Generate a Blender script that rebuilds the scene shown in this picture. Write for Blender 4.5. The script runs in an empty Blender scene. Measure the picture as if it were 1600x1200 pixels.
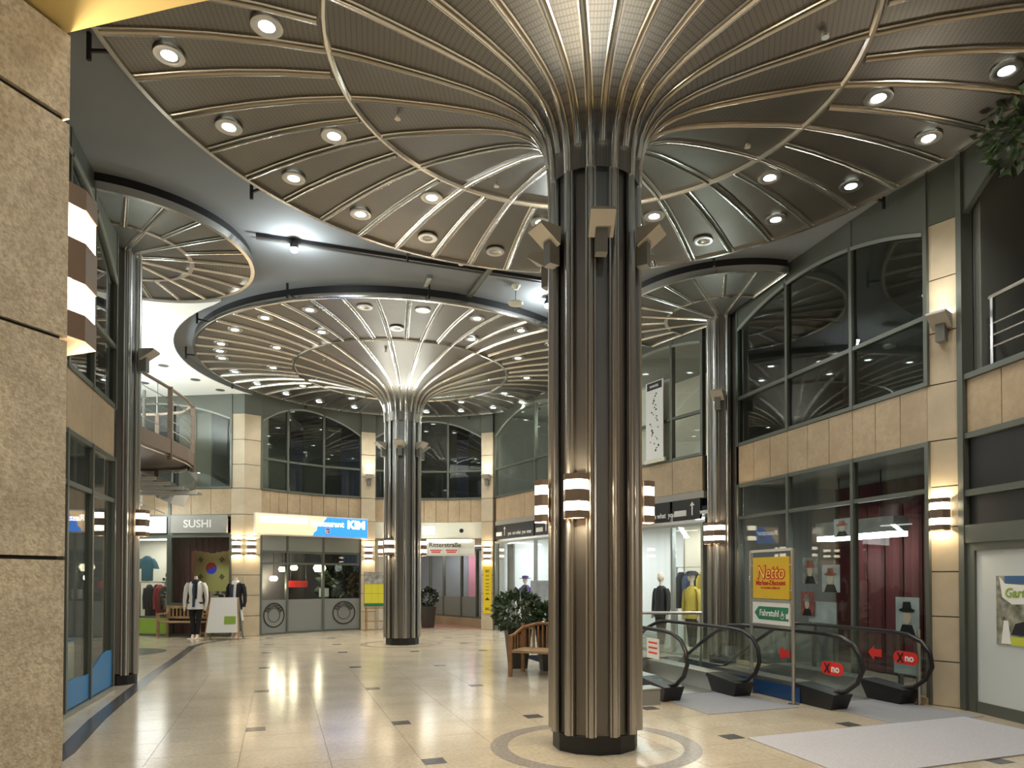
import bpy, bmesh, math, random
from mathutils import Vector, Matrix
random.seed(7)
PI = math.pi
S = bpy.context.scene
C = S.collection
# ------------------------------------------------------------------ camera
cd = bpy.data.cameras.new('camera'); cam = bpy.data.objects.new('camera', cd); C.objects.link(cam)
cd.sensor_width = 36; cd.lens = 36 * 1085.87 / 1600
cd.shift_x = (800 - 827.7) / 1600; cd.shift_y = (883.98 - 600) / 1600
cd.clip_start = 0.05; cd.clip_end = 200
cam.location = (0, 0, 1.65); cam.rotation_euler = (PI / 2 + 0.01694, 0, 0)
S.camera = cam
# ------------------------------------------------------------------ world, exposure
w = bpy.data.worlds.new('world'); S.world = w; w.use_nodes = True
w.node_tree.nodes['Background'].inputs[0].default_value = (0.75, 0.85, 1, 1)
w.node_tree.nodes['Background'].inputs[1].default_value = 0.03
S.view_settings.view_transform = 'Standard'; S.view_settings.look = 'None'
S.view_settings.gamma = 1; S.view_settings.use_curve_mapping = False
S.view_settings.exposure = 0.06
K_DOWN, K_UP, K_SCONCE, K_SHOP = 66.0, 40.0, 21.0, .5     # lamp powers (W)

# ------------------------------------------------------------------ helpers
def nd(nt, t, **kw):
    n = nt.nodes.new(t)
    for k, v in kw.items(): setattr(n, k, v)
    return n
MATS = {}
def mat(name, col, rough=0.5, metal=0.0, emit=0, noise=None, bump=None, spec=None, ecol=None, world=False):
    """noise=(scale, amount[, second colour]); bump=(scale, strength)"""
    m = bpy.data.materials.new(name); m.use_nodes = True; nt = m.node_tree
    b = nt.nodes['Principled BSDF']
    b.inputs['Base Color'].default_value = (*col, 1); b.inputs['Roughness'].default_value = rough
    b.inputs['Metallic'].default_value = metal
    if spec is not None: b.inputs['Specular IOR Level'].default_value = spec
    if emit:
        b.inputs['Emission Color'].default_value = (*(ecol or col), 1); b.inputs['Emission Strength'].default_value = emit
    if noise or bump:                                 # stone and floor grain runs on through the place, so neighbouring slabs differ
        tc = nd(nt, 'ShaderNodeNewGeometry' if world else 'ShaderNodeTexCoord'); oc = tc.outputs['Position' if world else 'Object']
    if noise:
        n = nd(nt, 'ShaderNodeTexNoise'); n.inputs['Scale'].default_value = noise[0]; n.inputs['Detail'].default_value = 6
        nt.links.new(oc, n.inputs['Vector'])
        r = nd(nt, 'ShaderNodeValToRGB'); r.color_ramp.elements[0].position = .3; r.color_ramp.elements[1].position = .7
        a = noise[1]; c2 = noise[2] if len(noise) > 2 else tuple(min(1, c * (1 + a)) for c in col)
        r.color_ramp.elements[0].color = (*[c * (1 - a) for c in col], 1); r.color_ramp.elements[1].color = (*c2, 1)
        nt.links.new(n.outputs['Fac'], r.inputs['Fac']); nt.links.new(r.outputs['Color'], b.inputs['Base Color'])
    if bump:
        n2 = nd(nt, 'ShaderNodeTexNoise'); n2.inputs['Scale'].default_value = bump[0]; n2.inputs['Detail'].default_value = 4
        nt.links.new(oc, n2.inputs['Vector'])
        bp = nd(nt, 'ShaderNodeBump'); bp.inputs['Strength'].default_value = bump[1]; bp.inputs['Distance'].default_value = .02
        nt.links.new(n2.outputs['Fac'], bp.inputs['Height']); nt.links.new(bp.outputs['Normal'], b.inputs['Normal'])
    MATS[name] = m
    return m
def glass(name, tint=(.9, .95, .93), gain=1.0, rough=.01):
    m = bpy.data.materials.new(name); m.use_nodes = True; nt = m.node_tree; nt.nodes.clear()
    o = nd(nt, 'ShaderNodeOutputMaterial'); mx = nd(nt, 'ShaderNodeMixShader')
    t = nd(nt, 'ShaderNodeBsdfTransparent'); g = nd(nt, 'ShaderNodeBsdfGlossy'); f = nd(nt, 'ShaderNodeLayerWeight')
    t.inputs[0].default_value = (*tint, 1); g.inputs['Roughness'].default_value = rough; f.inputs['Blend'].default_value = .5
    pw = nd(nt, 'ShaderNodeMath', operation='POWER'); pw.inputs[1].default_value = 5; nt.links.new(f.outputs['Facing'], pw.inputs[0])     # Schlick reflectance
    mu = nd(nt, 'ShaderNodeMath', operation='MULTIPLY_ADD'); mu.inputs[1].default_value = .96 * min(1, gain); mu.inputs[2].default_value = .04 * gain; mu.use_clamp = True
    nt.links.new(pw.outputs[0], mu.inputs[0]); nt.links.new(mu.outputs[0], mx.inputs[0])
    nt.links.new(t.outputs[0], mx.inputs[1]); nt.links.new(g.outputs[0], mx.inputs[2]); nt.links.new(mx.outputs[0], o.inputs[0])
    MATS[name] = m
    return m
def mesh_sheet(name, col, line, rough, metal, sx, sy, amt=.6):
    """metal sheet woven of fine wires: a fine grid in colour and relief"""
    m = mat(name, col, rough, metal); nt = m.node_tree; b = nt.nodes['Principled BSDF']
    tc = nd(nt, 'ShaderNodeTexCoord'); sep = nd(nt, 'ShaderNodeSeparateXYZ'); nt.links.new(tc.outputs['Object'], sep.inputs[0])
    outs = []
    for ax, per in ((0, sx), (1, sy), (2, sx)):
        mu = nd(nt, 'ShaderNodeMath', operation='MULTIPLY'); mu.inputs[1].default_value = 1 / per
        fr = nd(nt, 'ShaderNodeMath', operation='FRACT'); pk = nd(nt, 'ShaderNodeMath', operation='LESS_THAN'); pk.inputs[1].default_value = .22
        nt.links.new(sep.outputs[ax], mu.inputs[0]); nt.links.new(mu.outputs[0], fr.inputs[0]); nt.links.new(fr.outputs[0], pk.inputs[0])
        outs.append(pk)
    mxm = nd(nt, 'ShaderNodeMath', operation='MAXIMUM'); nt.links.new(outs[0].outputs[0], mxm.inputs[0]); nt.links.new(outs[1].outputs[0], mxm.inputs[1])
    n = nd(nt, 'ShaderNodeTexNoise'); n.inputs['Scale'].default_value = 3; nt.links.new(tc.outputs['Object'], n.inputs['Vector'])
    mm = nd(nt, 'ShaderNodeMath', operation='MULTIPLY'); mm.inputs[1].default_value = amt; nt.links.new(mxm.outputs[0], mm.inputs[0])
    mix = nd(nt, 'ShaderNodeMixRGB'); mix.inputs[1].default_value = (*col, 1); mix.inputs[2].default_value = (*line, 1)
    nt.links.new(mm.outputs[0], mix.inputs[0]); nt.links.new(mix.outputs[0], b.inputs['Base Color'])
    mr = nd(nt, 'ShaderNodeMapRange'); mr.inputs['To Min'].default_value = rough - .06; mr.inputs['To Max'].default_value = rough + .08
    nt.links.new(n.outputs['Fac'], mr.inputs['Value']); nt.links.new(mr.outputs[0], b.inputs['Roughness'])
    return m

mat('floor', (.50, .44, .335), .17, noise=(1.6, .14), spec=.6, world=True)
def speckle(m, scale, c2, fac):
    nt = m.node_tree; b = nt.nodes['Principled BSDF']; src = b.inputs['Base Color'].links[0].from_socket
    tc = nd(nt, 'ShaderNodeNewGeometry'); v = nd(nt, 'ShaderNodeTexNoise'); v.inputs['Scale'].default_value = scale; v.inputs['Detail'].default_value = 8; v.inputs['Roughness'].default_value = .7
    nt.links.new(tc.outputs['Position'], v.inputs['Vector'])
    r = nd(nt, 'ShaderNodeValToRGB'); r.color_ramp.elements[0].position = .42; r.color_ramp.elements[1].position = .62
    r.color_ramp.elements[0].color = (0, 0, 0, 1); r.color_ramp.elements[1].color = (fac, fac, fac, 1)
    nt.links.new(v.outputs['Fac'], r.inputs[0])
    mx = nd(nt, 'ShaderNodeMixRGB'); mx.inputs[2].default_value = (*c2, 1)
    nt.links.new(r.outputs[0], mx.inputs[0]); nt.links.new(src, mx.inputs[1]); nt.links.new(mx.outputs[0], b.inputs['Base Color'])
speckle(MATS['floor'], 26, (.34, .285, .20), .6)
mat('granite', (.07, .07, .075), .22, noise=(60, .4), world=True)
mat('ring_stone', (.25, .225, .20), .25, noise=(30, .2), world=True)
mat('stone', (.47, .35, .22), .45, noise=(2.2, .14, (.52, .40, .26)), bump=(60, .05), world=True); speckle(MATS['stone'], 14, (.37, .265, .155), .5)
mat('stone_pale', (.55, .46, .325), .5, noise=(3, .1), bump=(80, .05), world=True)
mat('stone_rough', (.74, .68, .55), .85, noise=(9, .16), bump=(140, .45), world=True); speckle(MATS['stone_rough'], 70, (.38, .30, .20), .6)
mesh_sheet('canopy_sheet', (.22, .205, .185), (.085, .078, .07), .42, 1.0, .05, .03, .45)
mesh_sheet('shaft_sheet', (.225, .215, .205), (.10, .095, .088), .42, 1.0, .05, .016, .5)
mat('steel', (.74, .715, .67), .2, 1.0)
mat('steel_warm', (.50, .485, .46), .3, 1.0)
mat('steel_brushed', (.55, .54, .52), .3, 1.0)
mat('frame', (.125, .135, .115), .4, .3)
mat('frame_pale', (.30, .31, .28), .4, .4)
mat('ceiling_grey', (.20, .21, .225), .85, noise=(1.2, .05), world=True)
mat('ceiling_white', (.86, .88, .86), .9)
mat('black', (.012, .012, .013), .45)
mat('rubber', (.007, .007, .008), .38)
mat('plenum', (.10, .105, .11), .9)
mat('dark_room', (.24, .245, .235), .9)
mat('dark_floor', (.06, .05, .05), .6)
mat('white', (.82, .82, .80), .55)
mat('cream', (.74, .72, .60), .6)
mat('door_white', (.62, .66, .65), .35)
mat('grey_sign', (.33, .32, .29), .5)
mat('box_grey', (.20, .20, .19), .5)
mat('box_beige', (.40, .375, .33), .5)
mat('sconce_metal', (.22, .16, .12), .45, .3)
mat('sconce_glow', (1, .92, .78), .4, emit=9, ecol=(1, .84, .60))
mat('lamp_cool', (.9, 1, .98), .4, emit=14, ecol=(.86, 1, .97))
mat('lamp_white', (1, 1, 1), .4, emit=9, ecol=(.95, 1, .97))
mat('lamp_spot', (1, 1, 1), .4, emit=60, ecol=(.95, 1, 1))
mat('lamp_off', (.55, .55, .52), .2, .6)
mat('lamp_warm', (1, .9, .7), .4, emit=6, ecol=(1, .86, .6))
mat('sign_white', (1, 1, 1), .5, emit=4)
mat('sign_orange', (1, .8, .5), .5, emit=1.0, ecol=(1, .60, .30))
mat('sign_cream', (1, .95, .8), .5, emit=2.6, ecol=(1, .95, .80))
mat('sign_blue', (.05, .2, .8), .5, emit=1.3, ecol=(.02, .25, .95))
mat('sign_red', (.8, .1, .05), .5, emit=1.4, ecol=(.9, .08, .03))
mat('sign_navy', (.02, .03, .35), .5, emit=.5, ecol=(.02, .03, .4))
mat('netto_yellow', (.78, .50, .015), .45)
mat('letter_red', (.62, .03, .015), .5)
mat('letter_yellow', (.95, .72, .10), .5)
mat('sign_green', (.015, .20, .10), .5)
mat('arrow_red', (.75, .03, .02), .5)
mat('yellow', (.80, .58, .02), .5)
mat('lemon', (.72, .66, .05), .5)
mat('text_black', (.015, .015, .015), .6)
mat('text_grey', (.11, .11, .105), .6)
mat('text_white', (.85, .85, .82), .6)
mat('sticker_blue', (.03, .22, .50), .4)
mat('blue_panel', (.012, .055, .17), .35)
mat('mat_light', (.44, .44, .475), .95, noise=(140, .25), bump=(200, .5))
mat('mat_dark', (.255, .265, .29), .7, noise=(120, .2), bump=(200, .3))
mat('wood', (.30, .15, .065), .5, noise=(9, .3))
mat('wood_light', (.36, .235, .12), .5, noise=(9, .3))
mat('pot', (.05, .045, .04), .5)
mat('leaf', (.05, .085, .035), .45, noise=(20, .5))
mat('leaf_dark', (.02, .035, .015), .5, noise=(20, .4))
mat('bark', (.12, .085, .06), .8)
mat('cloth_black', (.015, .015, .018), .8)
mat('cloth_red', (.38, .03, .04), .8)
mat('cloth_maroon', (.085, .013, .016), .85)
mat('cloth_teal', (.03, .11, .15), .8)
mat('cloth_purple', (.06, .03, .18), .8)
mat('cloth_white', (.75, .73, .70), .8)
mat('cloth_yellow', (.50, .38, .05), .8)
mat('cloth_navy', (.04, .06, .11), .8)
mat('skin_plaster', (.72, .60, .48), .5)
mat('lime', (.27, .42, .06), .5)
mat('cardboard', (.42, .26, .13), .7)
mat('flag_yellow', (.72, .62, .22), .7)
mat('frost', (.22, .23, .22), .5)
mat('interior_wall', (.62, .58, .48), .8)
mat('interior_white', (.72, .74, .75), .8)
mat('brown_panel', (.20, .15, .115), .5)
mat('portrait_red', (.42, .10, .09), .6, noise=(8, .4))
mat('portrait_grey', (.34, .33, .31), .6, noise=(8, .5))
mat('portrait_blue', (.50, .54, .58), .6, noise=(5, .2))
mat('poster_green', (.16, .20, .09), .6, noise=(9, .7, (.45, .44, .36)))
mat('poster_blue', (.05, .13, .28), .5)
mat('poster_lime', (.55, .60, .06), .5)
mat('purple_dusk', (.10, .085, .13), .6)
mat('soffit_yellow', (.74, .58, .24), .7)
mat('reddish_floor', (.30, .16, .11), .4, noise=(4, .2))
mat('passage_grey', (.22, .235, .27), .8)
mat('pink_wall', (.50, .20, .28), .8)
glass('glass', (.90, .93, .915), .75); glass('glass_clear', (.96, .98, .975), 1.0); glass('glass_dark', (.76, .79, .77), 1.5)
glass('glass_esc', (.94, .975, .965), 1.6)

class MB:
    def __init__(s): s.v = []; s.f = []
    def add(s, vs, fs):
        o = len(s.v); s.v += [tuple(p) for p in vs]; s.f += [tuple(i + o for i in f) for f in fs]; return s
    def box(s, cx, cy, cz, sx, sy, sz, rz=0, rx=0, ry=0):
        R = Matrix.Rotation(rz, 3, 'Z') @ Matrix.Rotation(ry, 3, 'Y') @ Matrix.Rotation(rx, 3, 'X'); c = Vector((cx, cy, cz))
        vs = [c + R @ Vector((x * sx / 2, y * sy / 2, z * sz / 2)) for z in (-1, 1) for y in (-1, 1) for x in (-1, 1)]
        return s.add(vs, [(0, 2, 3, 1), (4, 5, 7, 6), (0, 1, 5, 4), (2, 6, 7, 3), (0, 4, 6, 2), (1, 3, 7, 5)])
    def bx(s, x0, x1, y0, y1, z0, z1):
        return s.box((x0 + x1) / 2, (y0 + y1) / 2, (z0 + z1) / 2, x1 - x0, y1 - y0, z1 - z0)
    def prism(s, poly, y0, y1):                       # polygon in x,z pushed along y
        n = len(poly); vs = [(x, y0, z) for x, z in poly] + [(x, y1, z) for x, z in poly]
        return s.add(vs, [tuple(range(n)), tuple(range(2 * n - 1, n - 1, -1))] + [(i, i + n, (i + 1) % n + n, (i + 1) % n) for i in range(n)])
    def slab(s, poly, z0, z1):                        # polygon in x,y pushed along z
        n = len(poly); vs = [(x, y, z0) for x, y in poly] + [(x, y, z1) for x, y in poly]
        return s.add(vs, [tuple(range(n - 1, -1, -1)), tuple(range(n, 2 * n))] + [(i, (i + 1) % n, (i + 1) % n + n, i + n) for i in range(n)])
    def tube(s, pts, r, n=8, closed=False):
        P = [Vector(p) for p in pts]; m = len(P); rs = r if isinstance(r, (list, tuple)) else [r] * m; vs = []; up = None
        for i, p in enumerate(P):
            if closed: d = P[(i + 1) % m] - P[i - 1]
            else: d = P[min(i + 1, m - 1)] - P[max(i - 1, 0)]
            d.normalize()
            if up is None: up = d.orthogonal().normalized()
            up = (up - d * up.dot(d)).normalized(); b = d.cross(up)
            vs += [p + rs[i] * (up * math.cos(2 * PI * k / n) + b * math.sin(2 * PI * k / n)) for k in range(n)]
        fs = [(i * n + k, i * n + (k + 1) % n, ((i + 1) % m) * n + (k + 1) % n, ((i + 1) % m) * n + k) for i in range(m if closed else m - 1) for k in range(n)]
        if not closed: fs += [tuple(range(n - 1, -1, -1)), tuple(range((m - 1) * n, m * n))]
        return s.add(vs, fs)
    def lathe(s, prof, n=32, cx=0, cy=0, cz=0, a0=0, a1=2 * PI):
        full = abs(a1 - a0 - 2 * PI) < 1e-6; m = n if full else n + 1; vs = []
        for r, z in prof:
            vs += [(cx + r * math.cos(a0 + (a1 - a0) * k / n), cy + r * math.sin(a0 + (a1 - a0) * k / n), cz + z) for k in range(m)]
        fs = [(i * m + k, i * m + (k + 1) % m, (i + 1) * m + (k + 1) % m, (i + 1) * m + k) for i in range(len(prof) - 1) for k in range(n)]
        return s.add(vs, fs)
    def loft(s, rings, n=12):                         # (cx,cy,cz,rx,ry)
        vs = []
        for cx, cy, cz, rx, ry in rings: vs += [(cx + rx * math.cos(2 * PI * k / n), cy + ry * math.sin(2 * PI * k / n), cz) for k in range(n)]
        m = len(rings); fs = [(i * n + k, i * n + (k + 1) % n, (i + 1) * n + (k + 1) % n, (i + 1) * n + k) for i in range(m - 1) for k in range(n)]
        return s.add(vs, fs + [tuple(range(n - 1, -1, -1)), tuple(range((m - 1) * n, m * n))])
    def ball(s, cx, cy, cz, rx, ry=None, rz=None, n=12, h=8):
        ry = ry or rx; rz = rz or rx
        return s.loft([(cx, cy, cz + rz * math.sin(-PI / 2 + PI * (i + .02) / (h + .04)), rx * math.cos(-PI / 2 + PI * (i + .02) / (h + .04)), ry * math.cos(-PI / 2 + PI * (i + .02) / (h + .04))) for i in range(h + 1)], n)
    def mesh(s, name, m=None, smooth=False):
        me = bpy.data.meshes.new(name); me.from_pydata(s.v, [], s.f)
        if m: me.materials.append(MATS[m])
        me.update()
        if smooth:
            me.polygons.foreach_set('use_smooth', [True] * len(me.polygons))
            try: me.set_sharp_from_angle(angle=math.radians(38))
            except Exception: pass
        return me
    def build(s, name, m, parent=None, smooth=False, loc=(0, 0, 0), rz=0):
        return put(name, s.mesh(name, m, smooth), parent, loc, rz)
def put(name, me, parent=None, loc=(0, 0, 0), rz=0):
    o = bpy.data.objects.new(name, me); C.objects.link(o); o.location = loc; o.rotation_euler = (0, 0, rz)
    if parent: o.parent = parent
    return o
def tag(o, label, cat, group=None, kind=None):
    o['label'] = label; o['category'] = cat
    if group: o['group'] = group
    if kind: o['kind'] = kind
    return o
def thing(name, label, cat, loc=(0, 0, 0), rz=0, group=None):
    o = bpy.data.objects.new(name, None); C.objects.link(o); o.empty_display_size = .1
    o.location = loc; o.rotation_euler = (0, 0, rz)
    return tag(o, label, cat, group)
def struct(name, label, loc=(0, 0, 0), rz=0, cat=None):
    o = bpy.data.objects.new(name, None); C.objects.link(o); o.location = loc; o.rotation_euler = (0, 0, rz)
    o['kind'] = 'structure'; o['label'] = label; o['category'] = cat or name.split('_')[0]
    return o
def smesh(name, label, o, cat=None):
    o['kind'] = 'structure'; o['label'] = label; o['category'] = cat or name.split('_')[0]; return o
def frame_of(A, B):                                   # local x along the wall (left to right from the hall), local y into the wall
    return (A[0], A[1], 0), math.atan2(B[1] - A[1], B[0] - A[0]), math.hypot(B[0] - A[0], B[1] - A[1])
_tcache = {}
def text(body, size, m, parent, x, y, z, align='CENTER', wide=1.0, depth=.004, name='lettering', rot=(PI / 2, 0, 0), bold=0, shear=0):
    key = (body, size, m, align, wide, bold, shear)
    if key not in _tcache:
        cu = bpy.data.curves.new('t', 'FONT'); cu.body = body; cu.size = size; cu.align_x = align; cu.align_y = 'CENTER'; cu.extrude = depth / 2; cu.offset = bold; cu.shear = shear
        cu.resolution_u = 3
        t = bpy.data.objects.new('t', cu); C.objects.link(t); dg = bpy.context.evaluated_depsgraph_get()
        me = bpy.data.meshes.new_from_object(t.evaluated_get(dg)); bpy.data.objects.remove(t)
        me.materials.clear(); me.materials.append(MATS[m]); me.transform(Matrix.Diagonal((wide, 1, 1, 1))); _tcache[key] = me
    o = bpy.data.objects.new(name, _tcache[key]); C.objects.link(o); o.location = (x, y, z); o.rotation_euler = rot; o.parent = parent
    return o
def spot(parent, loc, aim, power, angle=120, blend=.6, col=(1, 1, 1), size=.04, name='lamp_light'):
    l = bpy.data.lights.new(name, 'SPOT'); l.energy = power; l.spot_size = math.radians(angle); l.spot_blend = blend; l.color = col; l.shadow_soft_size = size
    o = bpy.data.objects.new(name, l); C.objects.link(o); o.parent = parent; o.location = loc
    o.rotation_euler = Vector(aim).to_track_quat('-Z', 'Y').to_euler(); return o
def point(parent, loc, power, col=(1, 1, 1), size=.08, name='lamp_light'):
    l = bpy.data.lights.new(name, 'POINT'); l.energy = power; l.color = col; l.shadow_soft_size = size
    o = bpy.data.objects.new(name, l); C.objects.link(o); o.parent = parent; o.location = loc; return o
def area(parent, loc, aim, power, sx, sy, col=(1, 1, 1), name='lamp_light'):
    l = bpy.data.lights.new(name, 'AREA'); l.shape = 'RECTANGLE'; l.size = sx; l.size_y = sy; l.energy = power; l.color = col
    o = bpy.data.objects.new(name, l); C.objects.link(o); o.parent = parent; o.location = loc
    o.rotation_euler = Vector(aim).to_track_quat('-Z', 'Y').to_euler(); return o
def foliage(rx, ry, rz, n, size, seed, cx=0, cy=0, cz=0, shell=.45):
    rnd = random.Random(seed); mb = MB()
    for i in range(n):
        d = Vector((rnd.gauss(0, 1), rnd.gauss(0, 1), rnd.gauss(0, 1))).normalized(); q = shell + (1 - shell) * rnd.random() ** .5
        p = Vector((cx + d.x * rx * q, cy + d.y * ry * q, cz + d.z * rz * q))
        a = (d + Vector((rnd.uniform(-.8, .8), rnd.uniform(-.8, .8), rnd.uniform(-.5, .6)))).normalized(); b = a.orthogonal().normalized()
        b = Matrix.Rotation(rnd.uniform(0, 6.28), 3, a) @ b; c = a.cross(b); L = size * rnd.uniform(.7, 1.3); W = L * .32
        mb.add([p, p + a * L * .5 + b * W + c * W * .25, p + a * L, p + a * L * .5 - b * W + c * W * .25], [(0, 1, 2), (0, 2, 3)])
    return mb
ORD = ['first', 'second', 'third', 'fourth', 'fifth', 'sixth', 'seventh', 'eighth', 'ninth', 'tenth', 'eleventh', 'twelfth', 'thirteenth', 'fourteenth', 'fifteenth', 'sixteenth', 'seventeenth', 'eighteenth', 'nineteenth', 'twentieth', 'twenty-first', 'twenty-second', 'twenty-third', 'twenty-fourth']

# levels
ZC, ZB0, ZB1, ZT, ZU = 7.0, 3.42, 4.15, 2.78, 5.06     # ceiling, stone band, door transom, upper transom
N = (.643, 6.871); M = (-3.178, 17.352); RC = (3.78, 13.6); LC = (-6.42, 10.85)
RW = 5.05
def arc(deg, r=RW): return (M[0] + r * math.cos(math.radians(deg)), M[1] + r * math.sin(math.radians(deg)))

# ================================================================== FLOOR
AX = Vector((-.34, .94, 0)).normalized(); PX_ = Vector((AX.y, -AX.x, 0))      # grid of the paving: AX away from the viewer, PX_ to the right
def uv(u, v): p = PX_ * u + AX * v; return (p.x, p.y)
def inv(x, y): p = Vector((x, y, 0)); return p.dot(PX_), p.dot(AX)
ESC = [(2.34, 9.68), (4.31, 9.10)]
def fill_plate(loops, z, flip=False):
    bm = bmesh.new(); es = []
    for L in loops:
        vs = [bm.verts.new((x, y, z)) for x, y in L]; es += [bm.edges.new((vs[i], vs[(i + 1) % len(vs)])) for i in range(len(vs))]
    bmesh.ops.triangle_fill(bm, use_beauty=True, use_dissolve=False, edges=es, normal=(0, 0, -1 if flip else 1))
    for f in bm.faces:
        f.normal_update()
        if (f.normal.z > 0) == flip: f.normal_flip()
    me = bpy.data.meshes.new('plate'); bm.to_mesh(me); bm.free(); return me
TU, TV, U0, V0 = .775, .65, -4.2, 2.6
hole_t = [uv(U0, V0), uv(U0 + 16 * TU, V0), uv(U0 + 16 * TU, V0 + 9 * TV), uv(U0 + 11 * TU, V0 + 9 * TV), uv(U0 + 11 * TU, V0 + 17 * TV), uv(U0, V0 + 17 * TV)]
voids = []
for ex, ey in ESC:
    eu, ev = inv(ex, ey); voids.append([uv(eu - .70, ev + 1.6), uv(eu + .70, ev + 1.6), uv(eu + .70, ev + 5.6), uv(eu - .70, ev + 5.6)])
me = fill_plate([[(-16, -5), (10, -5), (10, 27), (-16, 27)], hole_t] + voids, 0); me.materials.append(MATS['floor'])
floor = put('floor', me); smesh('floor', 'polished beige stone floor of the shopping hall', floor)
fu = MB().slab(hole_t, -.05, -.006).build('tile_bed', 'text_grey', floor)
tile_me = MB().box(0, 0, -.003, TU - .004, TV - .004, .006).mesh('tile', 'floor')
for j in range(17):
    for i in range(16 if j < 9 else 11):
        x, y = uv(U0 + (i + .5) * TU, V0 + (j + .5) * TV); put('tile', tile_me, floor, (x, y, 0), math.atan2(PX_.y, PX_.x))
ins = [(-.86, 6.27), (-2.98, 7.59), (-1.46, 7.92), (.04, 8.29), (-3.89, 10.12), (-2.33, 10.35), (-.82, 10.66), (-4.84, 12.71), (-3.21, 12.82), (-1.69, 13.06), (-5.77, 15.27), (-4.13, 15.38), (-2.56, 15.55), (-1.06, 15.78), (-6.42, 17.13), (-4.76, 17.19), (-1.65, 17.48), (-7.09, 18.97), (-5.4, 18.97), (-2.23, 19.05), (1.51, 8.8), (2.09, 7.23), (3.58, 7.84), (4.21, 6.29)]
ins_me = MB().box(0, 0, .0005, .2, .2, .003).mesh('inset_tile', 'granite')
for x, y in ins: put('inset_tile', ins_me, floor, (x, y, 0), math.atan2(PX_.y, PX_.x))
for c in (N, M): MB().lathe([(.86, 0), (.86, .002), (1.03, .002), (1.03, 0)], 64, c[0], c[1]).build('inlay_ring', 'ring_stone', floor)
MB().lathe([(.001, .002), (.95, .002), (.95, 0)], 48, -9.05, 15.3).build('inlay_disc', 'granite', floor)
st = [(-4.0, 5.3), (-4.36, 6.53), (-5.02, 8.08), (-5.87, 10.35), (-6.6, 12.4), (-7.31, 14.53), (-8.05, 16.6), (-8.2, 17.5), (-8.05, 18.3), (-7.6, 19.0)]
lft, rgt = [], []
for i, p in enumerate(st):
    a = Vector(st[max(i - 1, 0)]); b = Vector(st[min(i + 1, len(st) - 1)]); d = (b - a).normalized(); n = Vector((-d.y, d.x)) * (.09 if i < 7 else .05)
    lft.append((p[0] + n.x, p[1] + n.y)); rgt.append((p[0] - n.x, p[1] - n.y))
sb = MB()
for i in range(len(st) - 1): sb.slab([rgt[i], rgt[i + 1], lft[i + 1], lft[i]], 0, .002)
sb.build('inlay_stripe', 'granite', floor)
# mats by the escalators
mo = MB().slab([(2.23, 7.15), (2.65, 5.75), (5.54, 6.84), (5.12, 8.22)], .001, .012).build('floor_mat', 'mat_light')
tag(mo, 'large pale grey carpet mat on the floor before the white door', 'mat')
for (ex, ey), lab, nm in ((ESC[0], 'grey landing plate at the foot of the escalator nearer the big column', -1), (ESC[1], 'grey landing plate at the foot of the escalator beside the glass front', 1)):
    eu, ev = inv(ex, ey)
    MB().slab([uv(eu - .62, ev - 1.15), uv(eu + .72, ev - 1.15), uv(eu + .55, ev + 1.6), uv(eu - .55, ev + 1.6)], 0, .006).build('landing_plate', 'mat_dark', floor)

# ================================================================== CEILING
def circle(c, r, n=72): return [(c[0] + r * math.cos(2 * PI * k / n), c[1] + r * math.sin(2 * PI * k / n)) for k in range(n)]
RH, RS, RSL = 5.13, 2.27, 2.12
me = fill_plate([[(-15.9, 1.9), (9.9, 1.9), (9.9, 26.9), (-15.9, 26.9)]], ZC, True)
me.materials.append(MATS['ceiling_grey']); ceil = put('ceiling', me); smesh('ceiling', 'grey hall ceiling above the round metal canopies', ceil)
MB().bx(-16, 10, 1.9, 27, ZC + .01, ZC + .1).build('upper_ceiling', 'plenum', ceil)
# white soffit over the gallery on the left
def angs(c, p): return math.atan2(p[1] - c[1], p[0] - c[0])
a_s = angs(M, (-6.05, 12.95)); poly = []
for k in range(25):
    a = math.radians(152) + (a_s % (2 * PI) - math.radians(152)) * k / 24; poly.append((M[0] + (RH) * math.cos(a), M[1] + RH * math.sin(a)))
b0 = angs(LC, (-5.75, 12.85)); b1 = math.radians(178)
for k in range(20):
    a = b0 + (b1 - b0) * k / 19; poly.append((LC[0] + RSL * math.cos(a), LC[1] + RSL * math.sin(a)))
poly += [(-15.5, 10.6), (-15.5, 24.5), (-8.0, 24.5)]
ZW = 6.80
gw = MB(); gw.slab(poly, ZW, ZC - .002); gw.build('white_soffit', 'ceiling_white', ceil)
fs_ = MB()
for a, b in zip(poly[:44], poly[1:45]):
    fs_.add([(a[0] * 1.0, a[1], ZW + .004), (b[0], b[1], ZW + .004), (b[0], b[1], ZC - .004), (a[0], a[1], ZC - .004)], [(0, 1, 2, 3)])
fs_.v = [(x + (M[0] - x) * .003, y + (M[1] - y) * .003, z) for x, y, z in fs_.v]
fs_.build('soffit_edge', 'ceiling_grey', ceil)
for (x, y) in ((-8.9, 15.6), (-8.9, 16.8), (-8.7, 18.0), (-8.5, 19.0), (-10.2, 18.3)):
    MB().lathe([(.001, ZW - .008), (.12, ZW - .008), (.12, ZW + .01)], 16, x, y).build('soffit_vent', 'text_grey', ceil)

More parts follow.
